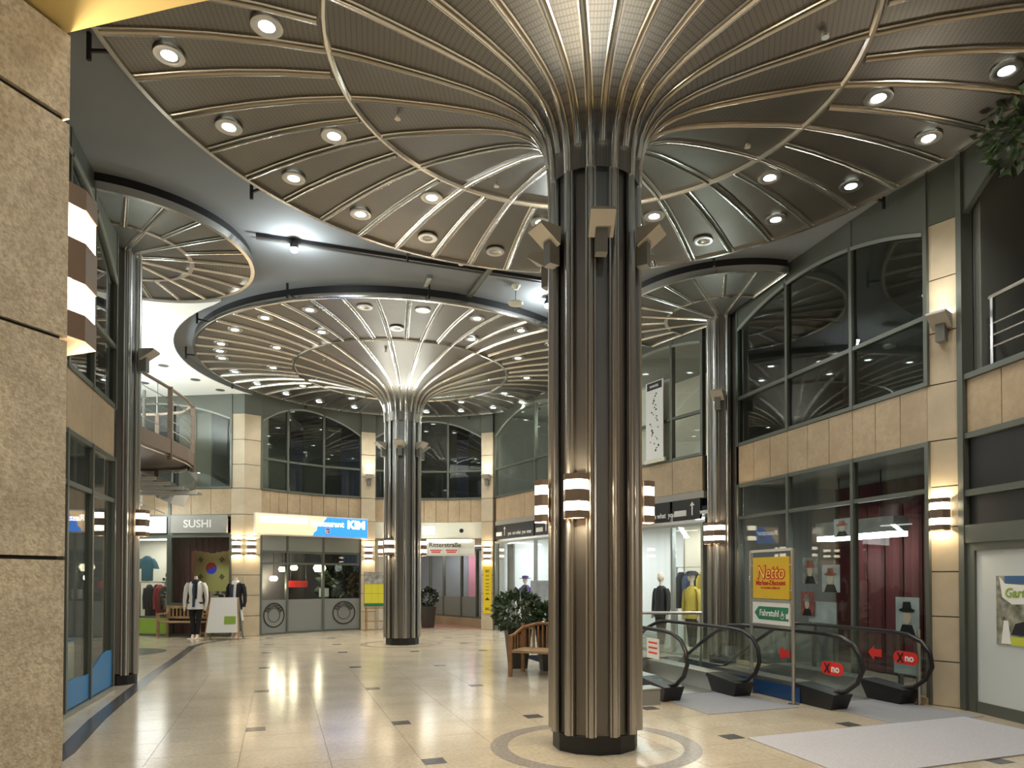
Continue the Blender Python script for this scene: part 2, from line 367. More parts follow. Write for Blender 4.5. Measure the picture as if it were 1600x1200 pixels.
# ================================================================== FACADES
def stone_band(wall, x0, x1, n, z0=ZB0, z1=ZB1, m='stone', yf=0):
    wd = (x1 - x0) / n
    me = MB().box(0, .03, 0, wd - .012, .06, z1 - z0 - .012).mesh('stone_panel', m)
    for i in range(n): put('stone_panel', me, wall, (x0 + (i + .5) * wd, yf, (z0 + z1) / 2))
    MB().bx(x0, x1, .055, .16, z0, z1).build('band_backing', 'text_grey', wall)
WIN = [0]
def new_window(A, B, label):
    WIN[0] += 1; L, rz, ln = frame_of(A, B); return struct('window_%d' % WIN[0], label, L, rz, 'window')
def glazed(A, B, x0, x1, xs, z0, z1, zt, label, arch=None, gm='glass_dark', fm='frame', top=6.998):
    """a glazed field x0..x1, z0..z1 with mullions xs and transoms zt; arch=(springing, crown) closes it with an arched metal head"""
    w = new_window(A, B, label); edges = [x0] + list(xs) + [x1]
    zg = arch[1] if arch else z1
    for x in edges: MB().bx(x - .03, x + .03, -.03, .07, z0, z1 if not arch else top).build('mullion', fm, w)
    for z in [z0 + .03] + list(zt) + ([] if arch else [z1 - .03]):
        for a, b in zip(edges[:-1], edges[1:]): MB().bx(a + .03, b - .03, -.02, .06, z - .03, z + .03).build('transom', fm, w)
    lv = [z0] + list(zt) + [zg]
    for a, b in zip(edges[:-1], edges[1:]):
        for q0, q1 in zip(lv[:-1], lv[1:]): MB().bx(a + .03, b - .03, .015, .03, q0 + .03, q1 - .03).build('pane', gm, w)
    if arch:
        zs, zp = arch[0], arch[1]; f0 = arch[2] if len(arch) > 2 else 0.; f1 = arch[3] if len(arch) > 3 else 1.
        def za(x):
            t = f0 + (f1 - f0) * (x - x0) / (x1 - x0); return zs + (zp - zs) * (1 - (2 * t - 1) ** 2)
        for a, b in zip(edges[:-1], edges[1:]):
            mb = MB(); rim = MB(); k = 10
            for i in range(k):
                p, q = a + .03 + (b - a - .06) * i / k, a + .03 + (b - a - .06) * (i + 1) / k
                mb.prism([(p, za(p)), (q, za(q)), (q, top), (p, top)], -.02, .06)
                rim.prism([(p, za(p) - .03), (q, za(q) - .03), (q, za(q) + .02), (p, za(p) + .02)], -.045, -.02)
            hd = mb.build('arched_head', fm, w); rim.build('head_moulding', 'frame_pale', hd)
    return w
def pilaster(label, A, B, depth=.16, z1=6.25, joints=True, mt='stone_pale', dz=.6225):
    """clad in stone slabs with open joints; A left, B right of its front face"""
    L, rz, ln = frame_of(A, B); p = struct('wall_pilaster', label, L, rz, 'pilaster')
    MB().bx(.015, ln - .015, .015, depth, 0, ZC - .01).build('core', 'text_grey', p)
    zs = [0, .575, 1.15, 1.725, 2.3, 2.82, 3.42, 4.15, 4.82, 5.52, z1]
    for a, b in zip(zs[:-1], zs[1:]): MB().bx(0, ln, 0, depth, a + .008, b - .008).build('stone_slab', mt, p)
    MB().bx(-.005, ln + .005, -.01, depth, z1, ZC - .002).build('metal_head', 'frame', p)
    return p
def room(wall, x0, x1, depth, z0, z1, m_back, m_side=None, m_ceil=None):
    """back and flanks of the space behind a glass front"""
    m_side = m_side or m_back
    MB().bx(x0, x1, depth, depth + .06, z0, z1).build('room_back', m_back, wall)
    for x in (x0, x1): MB().bx(x - .02, x + .02, .12, depth, z0, z1).build('room_side', m_side, wall)
    MB().bx(x0, x1, .12, depth, z1 - .02, z1 + .02).build('room_ceiling', m_ceil or m_side, wall)
def floor_slab(wall, x0, x1, depth):
    MB().bx(x0, x1, .16, depth, ZB0 + .06, ZB1 - .02).build('storey_slab', 'dark_floor', wall)

# --- right front between the small column and the near pilaster
RA, RB = (3.98, 13.25), (5.2, 9.05)
L, rz, ln = frame_of(RA, RB)
wr = struct('wall_right', 'right hand front of glass and beige stone panels', L, rz)
for a, b, n in ((.02, 1.5, 3), (1.5, 3.02, 3), (3.02, ln, 3)): stone_band(wr, a, b, n)
floor_slab(wr, -.3, ln, 3.0); room(wr, 0, ln, 2.4, ZB1, 6.8, 'dark_room'); room(wr, 0, ln, 2.2, 0, ZB0, 'cloth_maroon', 'dark_room', 'dark_room')
glazed(RA, RB, .02, ln, (1.5, 3.02), ZB1, 6.6, (ZU,), 'dark upper windows under a wide arch on the right front', arch=(6.15, 6.68, .119, 1.0))
glazed(RA, RB, .02, ln, (1.5, 3.02), 0, ZB0, (ZT,), 'tall dark shop window with hat portraits behind the escalators', gm='glass')
MB().bx(0, ln, -.06, .1, 0, .09).build('plinth', 'stone', wr)
# --- near right pilaster and the bay beyond it
pilaster('stone pilaster beside the white door, lit by a sconce and an uplight', (5.2, 9.05), (5.45, 8.74))
QA, QB = (5.45, 8.74), (5.68, 7.05)
L, rz, ln2 = frame_of(QA, QB)
wq = struct('wall_entrance', 'bay with the white door under beige stone panels', L, rz, 'wall')
MB().bx(0, .09, -.06, .1, 0, 6.998).build('jamb', 'frame', wq)
stone_band(wq, .09, ln2, 3, 3.45, 4.12)
for z0, z1 in ((2.66, 2.74), (3.38, 3.45), (4.12, 4.19)): MB().bx(.09, ln2, -.04, .1, z0, z1).build('rail', 'frame', wq)
MB().bx(.09, ln2, .02, .08, 2.74, 3.38).build('dark_fascia', 'black', wq)
MB().bx(.09, ln2, .02, .08, 2.3, 2.66).build('dark_fascia', 'black', wq)
MB().bx(.09, ln2, -.05, .1, 2.08, 2.3).build('door_lintel', 'frame', wq)
MB().bx(.09, .2, .12, 2.2, 4.15, 6.998).build('reveal', 'frame_pale', wq)
room(wq, .1, ln2, 2.2, ZB1, 6.8, 'purple_dusk', 'dark_room'); floor_slab(wq, .1, ln2, 2.2)
mb = MB(); k = 8
for i in range(k):
    p, q = .09 + (ln2 - .09) * i / k, .09 + (ln2 - .09) * (i + 1) / k
    f = lambda x: 6.15 + .9 * (1 - (1 - x / 2.2) ** 2)
    mb.prism([(p, f(p)), (q, f(q)), (q, 6.998), (p, 6.998)], -.02, .06)
mb.build('arched_head', 'frame', wq)
dr = struct('door_1', 'white glazed door leaf in a grey metal frame', L, rz, 'door')
MB().bx(.09, .22, -.03, .06, 0, 2.08).build('door_frame', 'frame', dr); MB().bx(.22, ln2, -.03, .06, 1.98, 2.08).build('door_frame', 'frame', dr)
MB().bx(.22, ln2, .0, .04, .14, 1.98).build('door_leaf', 'door_white', dr); MB().bx(.22, ln2, -.02, .06, 0, .14).build('door_rail', 'frame', dr)
# closing walls out of the frame
MB().bx(-4, 7, -4.1, -4, 0, 3.2).build('wall_back', 'interior_wall'); smesh('w', 'plain wall behind the viewer', bpy.data.objects['wall_back'], 'wall')
o = MB().slab([(5.68, 7.05), (5.9, 4.5), (5.9, -4), (6.05, -4), (6.05, 7.05)], 0, 6.998).build('wall_side', 'stone'); smesh('w', 'stone wall continuing the right side past the door', o, 'wall')

# --- left front
LA, LB = (-4.82, 6.2), (-6.15, 10.25)
L, rz, ln = frame_of(LA, LB)
wl = struct('wall_left', 'left hand front of glass and brownish stone panels', L, rz)
stone_band(wl, 0, 1.0, 2); stone_band(wl, 1.0, 2.08, 2); stone_band(wl, 2.08, 3.12, 1); stone_band(wl, 3.12, ln, 1)
floor_slab(wl, 0, ln, 3.0); room(wl, 0, ln, 3, ZB1, 6.8, 'dark_room'); room(wl, 0, ln, 3.0, 0, ZB0, 'box_grey', 'dark_room', 'dark_room')
glazed(LA, LB, 0, ln, (1.05, 2.08, 3.12), ZB1, 6.6, (ZU,), 'dark upper windows under an arch on the left front', arch=(6.0, 6.7))
wL = glazed(LA, LB, 0, ln, (1.05, 2.08, 3.12), 0, ZB0, (ZT,), 'tall shop window with a blue wave along its foot on the left', gm='glass')
wave = MB(); k = 22
for i in range(k):
    p, q = 2.0 + (ln - 2.03) * i / k, 2.0 + (ln - 2.03) * (i + 1) / k
    f = lambda x: .34 + .22 * (1 - math.cos((x - 2.0) / 2.4 * PI)) / 2 + .05 * math.sin((x - 2.0) * 4)
    wave.prism([(p, .07), (q, .07), (q, f(q)), (p, f(p))], -.004, .012)
wave.build('blue_wave_sticker', 'sticker_blue', wL)
MB().bx(0, ln, -.05, .1, -.0, .05).build('plinth', 'frame_pale', wl)
o = MB().slab([(-4.82, 6.2), (-3.2, 1.0), (-3.2, -4), (-3.4, -4), (-5.0, 6.2)], 0, 6.998).build('wall_passage', 'stone'); smesh('w', 'stone wall of the entrance passage out of view', o, 'wall')

# --- far curved front: restaurant bay and passage bay
def seg_wall(a0, a1, n, label, i, arch, winl, lower=None):
    A, B = arc(a0), arc(a1); L, rz, ln = frame_of(A, B)
    wf = struct('wall_far', label, L, rz); stone_band(wf, 0, ln, n); floor_slab(wf, 0, ln, 2.5)
    MB().bx(-.05, ln + .05, 2.3, 2.36, ZB1, 6.8).build('room_back', 'dark_room', wf)
    glazed(A, B, 0, ln, (), ZB1, 6.6, (ZU,), winl, arch=arch)
    return wf, A, B, ln
KA = [152, 141.8, 128.6, 115.3]; KB = [110.3, 97, 83.8, 70.6]
segA, segB = [], []
pos3 = ('left', 'middle', 'right')
for i in range(3):
    f = [(0, .3), (.3, .67), (.67, 1)][i]
    segA.append(seg_wall(KA[i], KA[i + 1], (3, 3, 3)[i], 'curved far front over the restaurant, %s third' % pos3[i], i, (6.1, 6.68, *f), 'dark upper window above the restaurant sign, %s of three' % pos3[i]))
for i in range(3):
    f = [(0, .33), (.33, .67), (.67, 1)][i]
    segB.append(seg_wall(KB[i], KB[i + 1], (3, 3, 3)[i], 'curved far front over the passage, %s third' % pos3[i], i, (6.1, 6.68, *f), 'dark upper window above the passage mouth, %s of three' % pos3[i]))
pilaster('stone pilaster between the restaurant and the passage', arc(115.3, RW - .1), arc(110.3, RW - .1), .25)
pilaster('stone pilaster carrying the tall yellow sign', arc(70.6, RW - .1), arc(66, RW - .1), .25)
pilaster('stone pilaster at the left edge of the restaurant front', (-7.98, 19.38), arc(152, RW - .02), .25)
pilaster('stone pilaster beside the sushi sign', (-8.36, 19.42), (-7.98, 19.38), .25)
# restaurant doors
for i, (wf, A, B, ln) in enumerate(segA):
    w = glazed(A, B, 0, ln, (), 0, 2.93, (2.06, 2.40), 'restaurant glass door leaf with frosted foot, %s of three' % pos3[i], gm='glass')
    MB().bx(.03, ln - .03, .0, .04, .06, 1.0).build('frosted_foot', 'frost', w); MB().bx(.03, ln - .03, -.01, .04, 2.43, 2.9).build('lintel_panel', 'frame_pale', w)
    if i in (0, 2):
        cx = ln * (.5 if i == 0 else .55)
        o = MB().lathe([(.325, 0), (.36, 0), (.36, .004), (.325, .004), (.325, 0)], 40).build('logo_ring', 'text_black', w); o.location = (cx, -.006, .56); o.rotation_euler = (PI / 2, 0, 0)
        o = MB().lathe([(.19, 0), (.205, 0), (.205, .004), (.19, .004), (.19, 0)], 32).build('logo_ring', 'text_black', w); o.location = (cx, -.006, .56); o.rotation_euler = (PI / 2, 0, 0)
        for q, ch in enumerate('ERDINGER'):
            t = math.radians(152 - q * 124 / 7); r = .262
            text(ch, .13, 'text_black', w, cx + r * math.cos(t), -.006, .56 + r * math.sin(t), rot=(PI / 2, -(t - PI / 2), 0), bold=.004)
    MB().bx(-.3, ln + .3, 3.1, 3.16, 0, ZB0).build('room_back', 'dark_floor', wf)
    MB().bx(-.2, ln + .2, .2, 3.1, ZB0 - .1, ZB0 - .05).build('room_ceiling', 'dark_floor', wf)
o = MB().slab([(-7.72, 19.85), (-7.85, 22.6), (-7.95, 22.6), (-7.82, 19.85)], 0, 3.3).build('wall_restaurant', 'dark_floor'); smesh('w', 'dark side wall inside the restaurant', o, 'wall')
# passage mouth
for i, (wf, A, B, ln) in enumerate(segB):
    MB().bx(0, ln, 0, .12, 2.9, ZB0).build('header_panel', 'cream', wf)
pA, pB = arc(110.3), arc(70.6); L, rz, ln = frame_of(pA, pB)
wp = struct('wall_passage_far', 'reddish passage running back between glazed shops', L, rz, 'wall')
MB().bx(0, ln, .1, 5.5, 0, .003).build('passage_floor', 'reddish_floor', wp)
MB().bx(0, .12, .1, 5.5, 0, 2.9).build('passage_side', 'interior_wall', wp); MB().bx(0, ln, .12, 5.5, 2.9, 2.95).build('passage_ceiling', 'cream', wp)
MB().bx(ln - .02, ln + .1, .12, 5.5, 0, 2.9).build('passage_side', 'interior_wall', wp); MB().bx(0, ln, 5.5, 5.6, 0, 2.9).build('passage_end', 'passage_grey', wp); MB().bx(2.55, 2.95, 5.44, 5.5, .6, 2.7).build('pink_panel', 'pink_wall', wp)
def wpt(A, rz, x, y): return (A[0] + x * math.cos(rz) - y * math.sin(rz), A[1] + x * math.sin(rz) + y * math.cos(rz))
gA, gB = wpt(pA, rz, 1.3, 3.4), wpt(pA, rz, ln - .03, .9)
g = glazed(gA, gB, 0, 3.3, (.9, 2.0, 2.9), .28, 2.6, (), 'slanting glazed shop front inside the passage', gm='glass')
for a, b in ((.03, .87), (.93, 1.97), (2.03, 2.87)): MB().bx(a, b, -.005, .012, .32, 1.0).build('frosted_foot', 'frost', g)
L2, rz2, _ = frame_of(gA, gB)
pl = MB().bx(0, 3.3, -.05, .2, 0, .28).build('plinth', 'stone', None, False, L2, rz2); smesh('trim_1', 'low stone plinth under the passage shop front', pl, 'trim'); pl.name = 'trim_1'

# --- front from the yellow-sign pilaster to the right small column
CA, CB = (-1.12, 21.97), (3.55, 14.1)
L, rz, ln = frame_of(CA, CB)
wc = struct('wall_boutique', 'long front of the fashion boutique with beige stone band', L, rz, 'wall')
dv = [.1, 2.5, 4.6, 6.4, 8.2, ln - .05]
for a, b in zip(dv[:-1], dv[1:]): stone_band(wc, a, b, 1 if b > 8 else 4)
floor_slab(wc, 0, ln, 2.6)
room(wc, 0, ln, 2.4, ZB1, 6.8, 'interior_wall', 'dark_room', 'dark_room'); room(wc, .1, ln - .1, 2.6, 0, 3.0, 'interior_white', 'interior_white', 'interior_white')
glazed(CA, CB, .1, 4.6, (2.5,), ZB1, 6.6, (ZU,), 'upper windows over the boutique sign beside the far pilaster', arch=(6.1, 6.68, 0, 1), gm='glass')
glazed(CA, CB, 4.6, ln - .05, (6.4, 8.2), ZB1, 6.6, (ZU,), 'pale lit upper window beside the right small column', arch=(6.1, 6.68, 0, .8), gm='glass_clear')
glazed(CA, CB, .1, ln - .05, (2.5, 4.6, 6.4, 8.2), 0, 2.78, (), 'bright boutique shop window', gm='glass_clear', fm='frame_pale')
MB().bx(.1, ln, -.02, .1, 3.28, ZB0).build('header_panel', 'grey_sign', wc)
MB().bx(.1, ln, .02, .3, 2.78, 2.84).build('rail', 'steel_brushed', wc)
for a, b in zip(dv[:-1], dv[1:]):
    sg = thing('boutique_fascia', 'black fascia with white lettering over the boutique, %s' % {.1: 'by the yellow-sign pilaster', 2.5: 'just left of the big column', 4.6: 'behind the big column', 6.4: 'just right of the big column', 8.2: 'beside the right small column'}[a], 'sign', L, rz, 'boutique fascias')
    MB().bx(a + .04, b - .04, -.03, .02, 2.85, 3.28).build('board', 'black', sg)
    MB().bx(a + .1, a + .46, -.036, -.03, 2.94, 3.06).build('logo_block', 'text_white', sg)
    MB().bx(a + .62, a + .65, -.036, -.03, 2.94, 3.16).prism([(a + .57, 3.14), (a + .70, 3.14), (a + .635, 3.22)], -.036, -.03).build('logo_arrow', 'text_white', sg)
    for q, wd_ in enumerate(('you', 'are', 'what', 'you', 'wear') if b - a > 1.5 else ('wear',)): text(wd_, .155, 'text_white', sg, a + .85 + (0, .30, .53, .90, 1.18)[q] * .95, -.034, 2.99, align='LEFT', bold=.003, wide=.9)
# --- left far front: clothes shop and sushi bar
SA, SB = (-12.5, 20.0), (-8.36, 19.42)
L, rz, ln = frame_of(SA, SB); fS = (L, rz)
ws = struct('wall_gallery', 'front below the gallery with clothes shop and sushi bar', L, rz, 'wall')
stone_band(ws, .0, 2.3, 5); stone_band(ws, 2.36, ln, 3); floor_slab(ws, 0, ln, 2.5)
MB().bx(2.28, 2.36, -.03, .1, 0, ZB1).build('post', 'frame', ws)
MB().bx(0, ln, -.03, .1, ZB0 - .06, ZB0).build('rail', 'frame', ws); MB().bx(0, ln, -.03, .1, 2.84, 2.9).build('rail', 'frame', ws)
room(ws, 0, 2.3, 1.6, 0, 2.85, 'interior_wall', 'interior_white', 'interior_white'); room(ws, 2.38, ln, 1.8, 0, 2.85, 'interior_wall', 'cloth_maroon', 'dark_room')
glazed(SA, SB, 0, 2.28, (), .5, 2.84, (), 'clothes shop window under the white lit sign', gm='glass_clear')
glazed(SA, SB, 2.36, ln, (), 0, 2.84, (.9,), 'sushi bar window with maroon curtain', gm='glass')
glazed(SA, SB, 1.2, ln, (2.4,), ZB1, 6.6, (), 'upper window right of the gallery balcony', arch=(6.1, 6.6, .4, 1.))
MB().bx(1.2, ln, 2.0, 2.06, ZB1, 6.8).build('room_back', 'interior_wall', ws)
MB().bx(0, 2.26, -.04, .05, .06, .48).build('plinth_panel', 'lime', ws); MB().bx(.95, 1.35, -.045, -.04, .08, .46).build('plinth_panel', 'cardboard', ws)
MB().bx(0, ln, -.05, .1, 0, .06).build('plinth', 'frame', ws)
o = MB().slab([(-16, 20), (-12.5, 20.0), (-12.5, 20.2), (-16, 20.2)], 0, 6.998).build('wall_gallery_end', 'interior_wall'); smesh('w', 'plain wall at the gallery end behind the left column', o, 'wall')
o = MB().slab([(-16, 9), (-15.8, 9), (-15.8, 20), (-16, 20)], 0, 6.998).build('wall_gallery_side', 'interior_wall'); smesh('w', 'plain side wall of the gallery out of view', o, 'wall')

# ================================================================== MUSHROOM COLUMNS
PROF = [(4.70, 6.80), (4.2, 6.825), (3.7, 6.83), (3.15, 6.81), (2.6, 6.76), (2.3, 6.71), (2.0, 6.645), (1.6, 6.555), (1.24, 6.46), (1.0, 6.38), (.816, 6.295), (.70, 6.225), (.607, 6.14), (.53, 6.03), (.475, 5.90), (.445, 5.72), (.435, 5.5)]
def sweep(prof, sec, wid=lambda r: 1.0):
    """a rib of the section sec (across, out) swept along a profile in the x,z plane"""
    n = len(sec); vs = []; m = len(prof)
    for i, (r, z) in enumerate(prof):
        a = prof[max(i - 1, 0)]; b = prof[min(i + 1, m - 1)]; d = Vector((b[0] - a[0], b[1] - a[1])).normalized(); nn = (-d.y, d.x); k = wid(r)
        vs += [(r + nn[0] * o * k, t * k, z + nn[1] * o * k) for t, o in sec]
    mb = MB(); mb.add(vs, [(i * n + k, i * n + k + 1, (i + 1) * n + k + 1, (i + 1) * n + k) for i in range(m - 1) for k in range(n - 1)] + [tuple(range(n)), tuple(range((m - 1) * n, m * n))])
    return mb
SEC = [(-.052, -.01), (-.052, .016), (-.034, .018), (-.03, .006), (-.026, .026), (-.014, .042), (0, .047), (.014, .042), (.026, .026), (.03, .006), (.034, .018), (.052, .016), (.052, -.01)]
def sector(prof, half, k=3):
    mb = MB(); m = k + 1; vs = []
    for r, z in prof: vs += [(r * math.cos(-half + 2 * half * j / k), r * math.sin(-half + 2 * half * j / k), z) for j in range(m)]
    return mb.add(vs, [(i * m + j, (i + 1) * m + j, (i + 1) * m + j + 1, i * m + j + 1) for i in range(len(prof) - 1) for j in range(k)])
wd = lambda r: min(1, .62 + r * .22)
in_prof = [p for p in PROF if p[0] <= 2.6]; out_prof = [p for p in PROF if p[0] >= 2.6]
ME_in = sector(in_prof, math.radians(7.5)).mesh('inner_panel', 'canopy_sheet', True)
ME_out = sector(out_prof, math.radians(3.75), 2).mesh('outer_panel', 'canopy_sheet', True)
ME_rib_s = sweep(PROF[:-1], SEC, wd).mesh('rib', 'steel', True)
ME_rib_o = sweep(out_prof[:-1] + [(2.66, 6.767)], SEC, wd).mesh('outer_rib', 'steel', True)
ME_rib_l = sweep(PROF, SEC, wd).mesh('rib', 'steel', True)
ME_shaft_rib = sweep([(.415, 5.6), (.415, .17)], [(a * .95, b * 1.05) for a, b in SEC]).mesh('shaft_rib', 'steel_warm', True)
ME_shaft_panel = MB().box(.372, 0, 2.87, .02, .205, 5.42).mesh('shaft_panel', 'shaft_sheet')
def ring_mesh(r, z, wd_, h): return MB().lathe([(r - wd_ / 2, z + .01), (r - wd_ / 2, z - h * .5), (r - wd_ * .2, z - h), (r + wd_ * .2, z - h), (r + wd_ / 2, z - h * .5), (r + wd_ / 2, z + .01), (r - wd_ / 2, z + .01)], 96)
def mushroom(label, c, ph, full):
    a0 = math.atan2(-c[1], -c[0]); t = thing('mushroom_column', label, 'column', (c[0], c[1], 0), 0)
    MB().lathe([(.36, .16), (.36, 5.6), (.38, 6.0), (.38, 6.9)], 36).build('core', 'black', t, True)
    MB().lathe([(.001, 0), (.415, 0), (.415, .165), (.40, .17)], 12).build('base', 'black', t)
    for n in range(48):
        a = a0 + math.radians((n + ph) * 7.5)
        put('outer_panel', ME_out, t, rz=a + math.radians(3.75))
        if n % 2:
            put('rib', ME_rib_l if (n - full) % 4 == 0 else ME_rib_s, t, rz=a); put('inner_panel', ME_in, t, rz=a + math.radians(7.5))
            if (n - full) % 4 == 0:
                put('shaft_rib', ME_shaft_rib, t, rz=a); put('shaft_panel', ME_shaft_panel, t, rz=a + math.radians(15))
        else: put('outer_rib', ME_rib_o, t, rz=a)
    ring_mesh(2.6, 6.76, .07, .05).build('inner_ring', 'steel', t, True)
    MB().lathe([(4.70, 6.765), (4.75, 6.765), (4.765, 6.80), (4.75, 6.86), (4.70, 6.86), (4.70, 6.765)], 128).build('rim', 'steel', t, True)
    MB().lathe([(.38, 6.87), (4.72, 6.87), (4.72, 6.85)], 96).build('top_cover', 'plenum', t); MB().lathe([(4.72, 6.86), (4.72, ZC)], 128).build('fascia', 'black', t, True)
    hm = MB().bx(4.95, 4.985, -.015, .015, 6.72, ZC - .005).bx(4.74, 4.985, -.012, .012, 6.80, 6.83).mesh('hanger_rod', 'black')
    for n in range(12): put('hanger_rod', hm, t, rz=a0 + math.radians(n * 30 + ph * 7.5 + 4))
    return t, a0
T1, A1 = mushroom('foreground fluted steel column spreading into a huge round ribbed canopy', N, .4, -1)
T2, A2 = mushroom('far fluted steel column with its whole round ribbed canopy in view', M, .18, 1)
# sprinklers under the canopies are small parts
spk = MB().lathe([(.001, 0), (.035, 0), (.04, .02), (.012, .03), (.012, .06)], 10).mesh('sprinkler', 'steel', True)
for t, a0, ph in ((T1, A1, .4), (T2, A2, .18)):
    for n in range(8): put('sprinkler', spk, t, (2.15 * math.cos(a0 + math.radians(n * 45 + 35)), 2.15 * math.sin(a0 + math.radians(n * 45 + 35)), 6.61))

# half canopies on the small columns
SP0 = [(2.05, 6.80), (1.6, 6.79), (1.08, 6.77), (.6, 6.75), (.24, 6.72)]
def small_mushroom(label, c, a0, a1, ph, kk=1.0):
    SP = [(q * kk, z) for q, z in SP0[:-1]] + [SP0[-1]]
    t = thing('small_mushroom_column', label, 'column', (c[0], c[1], 0), 0)
    MB().lathe([(.22, .14), (.22, 6.76)], 24).build('core', 'black', t, True); MB().lathe([(.001, 0), (.27, 0), (.27, .15), (.25, .15)], 12).build('base', 'black', t)
    rb = sweep([(.255, 6.74), (.255, .15)], [(x * 1.1, o * 1.1) for x, o in SEC]).mesh('shaft_rib', 'steel_warm', True)
    pn = MB().box(.232, 0, 3.45, .02, .19, 6.55).mesh('shaft_panel', 'shaft_sheet')
    for k in range(8): put('shaft_rib', rb, t, rz=ph + k * PI / 4); put('shaft_panel', pn, t, rz=ph + (k + .5) * PI / 4)
    n = int(round((a1 - a0) / 15)); st = (a1 - a0) / n; h = math.radians(st / 2)
    mo = sector(SP[:3], h, 3).mesh('outer_panel', 'canopy_sheet', True); mi = sector(SP[2:], h, 3).mesh('inner_panel', 'canopy_sheet', True)
    rl = sweep(SP, SEC, lambda r: .8).mesh('rib', 'steel', True); ro = sweep(SP[:3], SEC, lambda r: .8).mesh('outer_rib', 'steel', True)
    for k in range(n): put('outer_panel', mo, t, rz=math.radians(a0 + st * (k + .5))); put('inner_panel', mi, t, rz=math.radians(a0 + st * (k + .5)))
    for k in range(n + 1): put('rib' if k % 2 == 0 else 'outer_rib', rl if k % 2 == 0 else ro, t, rz=math.radians(a0 + st * k))
    r0, r1 = math.radians(a0), math.radians(a1)
    MB().lathe([(1.08 * kk - .035, 6.78), (1.08 * kk - .035, 6.745), (1.08 * kk + .035, 6.745), (1.08 * kk + .035, 6.78)], 48, a0=r0, a1=r1).build('inner_ring', 'steel', t, True)
    MB().lathe([(2.07 * kk + q - .03, z) for q, z in ((0, 6.76), (.06, 6.76), (.06, 6.87), (0, 6.87), (0, 6.76))], 64, a0=r0, a1=r1).build('rim', 'steel', t, True)
    MB().lathe([(.22, 6.88), (2.06 * kk, 6.88)], 48, a0=r0, a1=r1).build('top_cover', 'plenum', t); MB().lathe([(2.06 * kk, 6.87), (2.06 * kk, ZC)], 64, a0=r0, a1=r1).build('fascia', 'black', t, True)
    return t
small_mushroom('slim steel column with half a canopy against the right glass front', RC, 121, 286, .1)
small_mushroom('slim steel column with part canopy at the end of the left glass front', LC, -73, 152, .1, .925)

# ------------------------------------------------------------------ downlights
dl_ring = MB().lathe([(.075, -.012), (.10, -.02), (.145, -.016), (.15, .004), (.075, .004), (.075, -.012)], 28).mesh('trim_ring', 'steel_brushed', True)
dl_on = MB().lathe([(.001, -.006), (.076, -.008)], 20).mesh('lens', 'lamp_cool'); dl_off = MB().lathe([(.001, .012), (.04, .008), (.076, -.004)], 20).mesh('lens', 'lamp_off', True)
def proj(x, y, z):
    f = .99986 * y + .01694 * (z - 1.65); return 827.7 + 1085.87 * x / f if f > .1 else -1, 883.98 - 1085.87 * ((z - 1.65) - .01694 * y) / f if f > .1 else -1
def downlights(nm, c, a0, ph, spec, off):
    todo = []
    for r, ns in spec:
        for n in ns:
            a = a0 + math.radians((n + ph + .5) * 7.5); x, y = c[0] + r * math.cos(a), c[1] + r * math.sin(a); q = proj(x, y, 6.8)
            vis = 0 < q[0] < 1600 and 0 < q[1] < 1200 and not (nm == 'foreground' and 850 < q[0] < 1005 and y > c[1])
            ring = 'outer' if r > 3.6 else 'inner'; side = 'rear half' if y > c[1] else 'front half'
            todo.append([ring, side, q[0], x, y, r, n, vis])
    todo.sort(key=lambda t: t[2]); cnt = {}
    for ring, side, px, x, y, r, n, vis in todo:
        if vis:
            k = cnt.get((ring, side), 0); cnt[(ring, side)] = k + 1
            lab = 'recessed round downlight, %s from left in %s-ring %s of %s canopy' % (ORD[k], ring, side, nm)
        else: lab = 'recessed round downlight of %s canopy beyond the picture or behind the column' % nm
        z = 6.806 if r > 3.6 else 6.79
        t = thing('downlight', lab, 'ceiling light', (x, y, z), 0, 'downlights in the %s canopy' % nm)
        put('trim_ring', dl_ring, t); on = n not in off; put('lens', dl_on if on else dl_off, t)
        if on: spot(t, (0, 0, -.035), (0, 0, -1), K_DOWN, 118, .7, (1, .96, .89), .06)
downlights('foreground', N, A1, .4, [(4.2, range(0, 48, 2)), (3.13, range(1, 48, 4))], {20, 26, 28})
downlights('far', M, A2, .18, [(4.2, list(range(0, 48, 2)) + [37]), (3.13, range(3, 48, 4))], {46, 29, 47})

# ------------------------------------------------------------------ sconces and uplights
def octo(k=1.0, y=0): return [(-.117 * k, y), (-.117 * k, -.055 * k), (-.07 * k, -.125 * k), (.07 * k, -.125 * k), (.117 * k, -.055 * k), (.117 * k, y)]
sc_meshes = []
for z0, z1, m, k in ((-.205, -.135, 'sconce_metal', 1), (-.135, -.05, 'sconce_glow', .97), (-.05, .06, 'sconce_metal', 1), (.06, .15, 'sconce_glow', .97), (.15, .205, 'sconce_metal', 1)):
    mb = MB(); P = octo(k); n = len(P); mb.add([(x, y, z0) for x, y in P] + [(x, y, z1) for x, y in P], [(i, i + 1, i + 1 + n, i + n) for i in range(n - 1)])
    sc_meshes.append(('metal_band' if m == 'sconce_metal' else 'glass_band', mb.mesh('band', m)))
sc_back = MB().bx(-.08, .08, -.012, .0, -.2, .2).mesh('back_plate', 'sconce_metal'); sc_bulb = MB().lathe([(.001, -.12), (.03, -.11), (.035, 0), (.03, .11), (.001, .12)], 12, 0, -.06).mesh('bulb', 'lamp_warm', True)
WARM = (1, .80, .52)
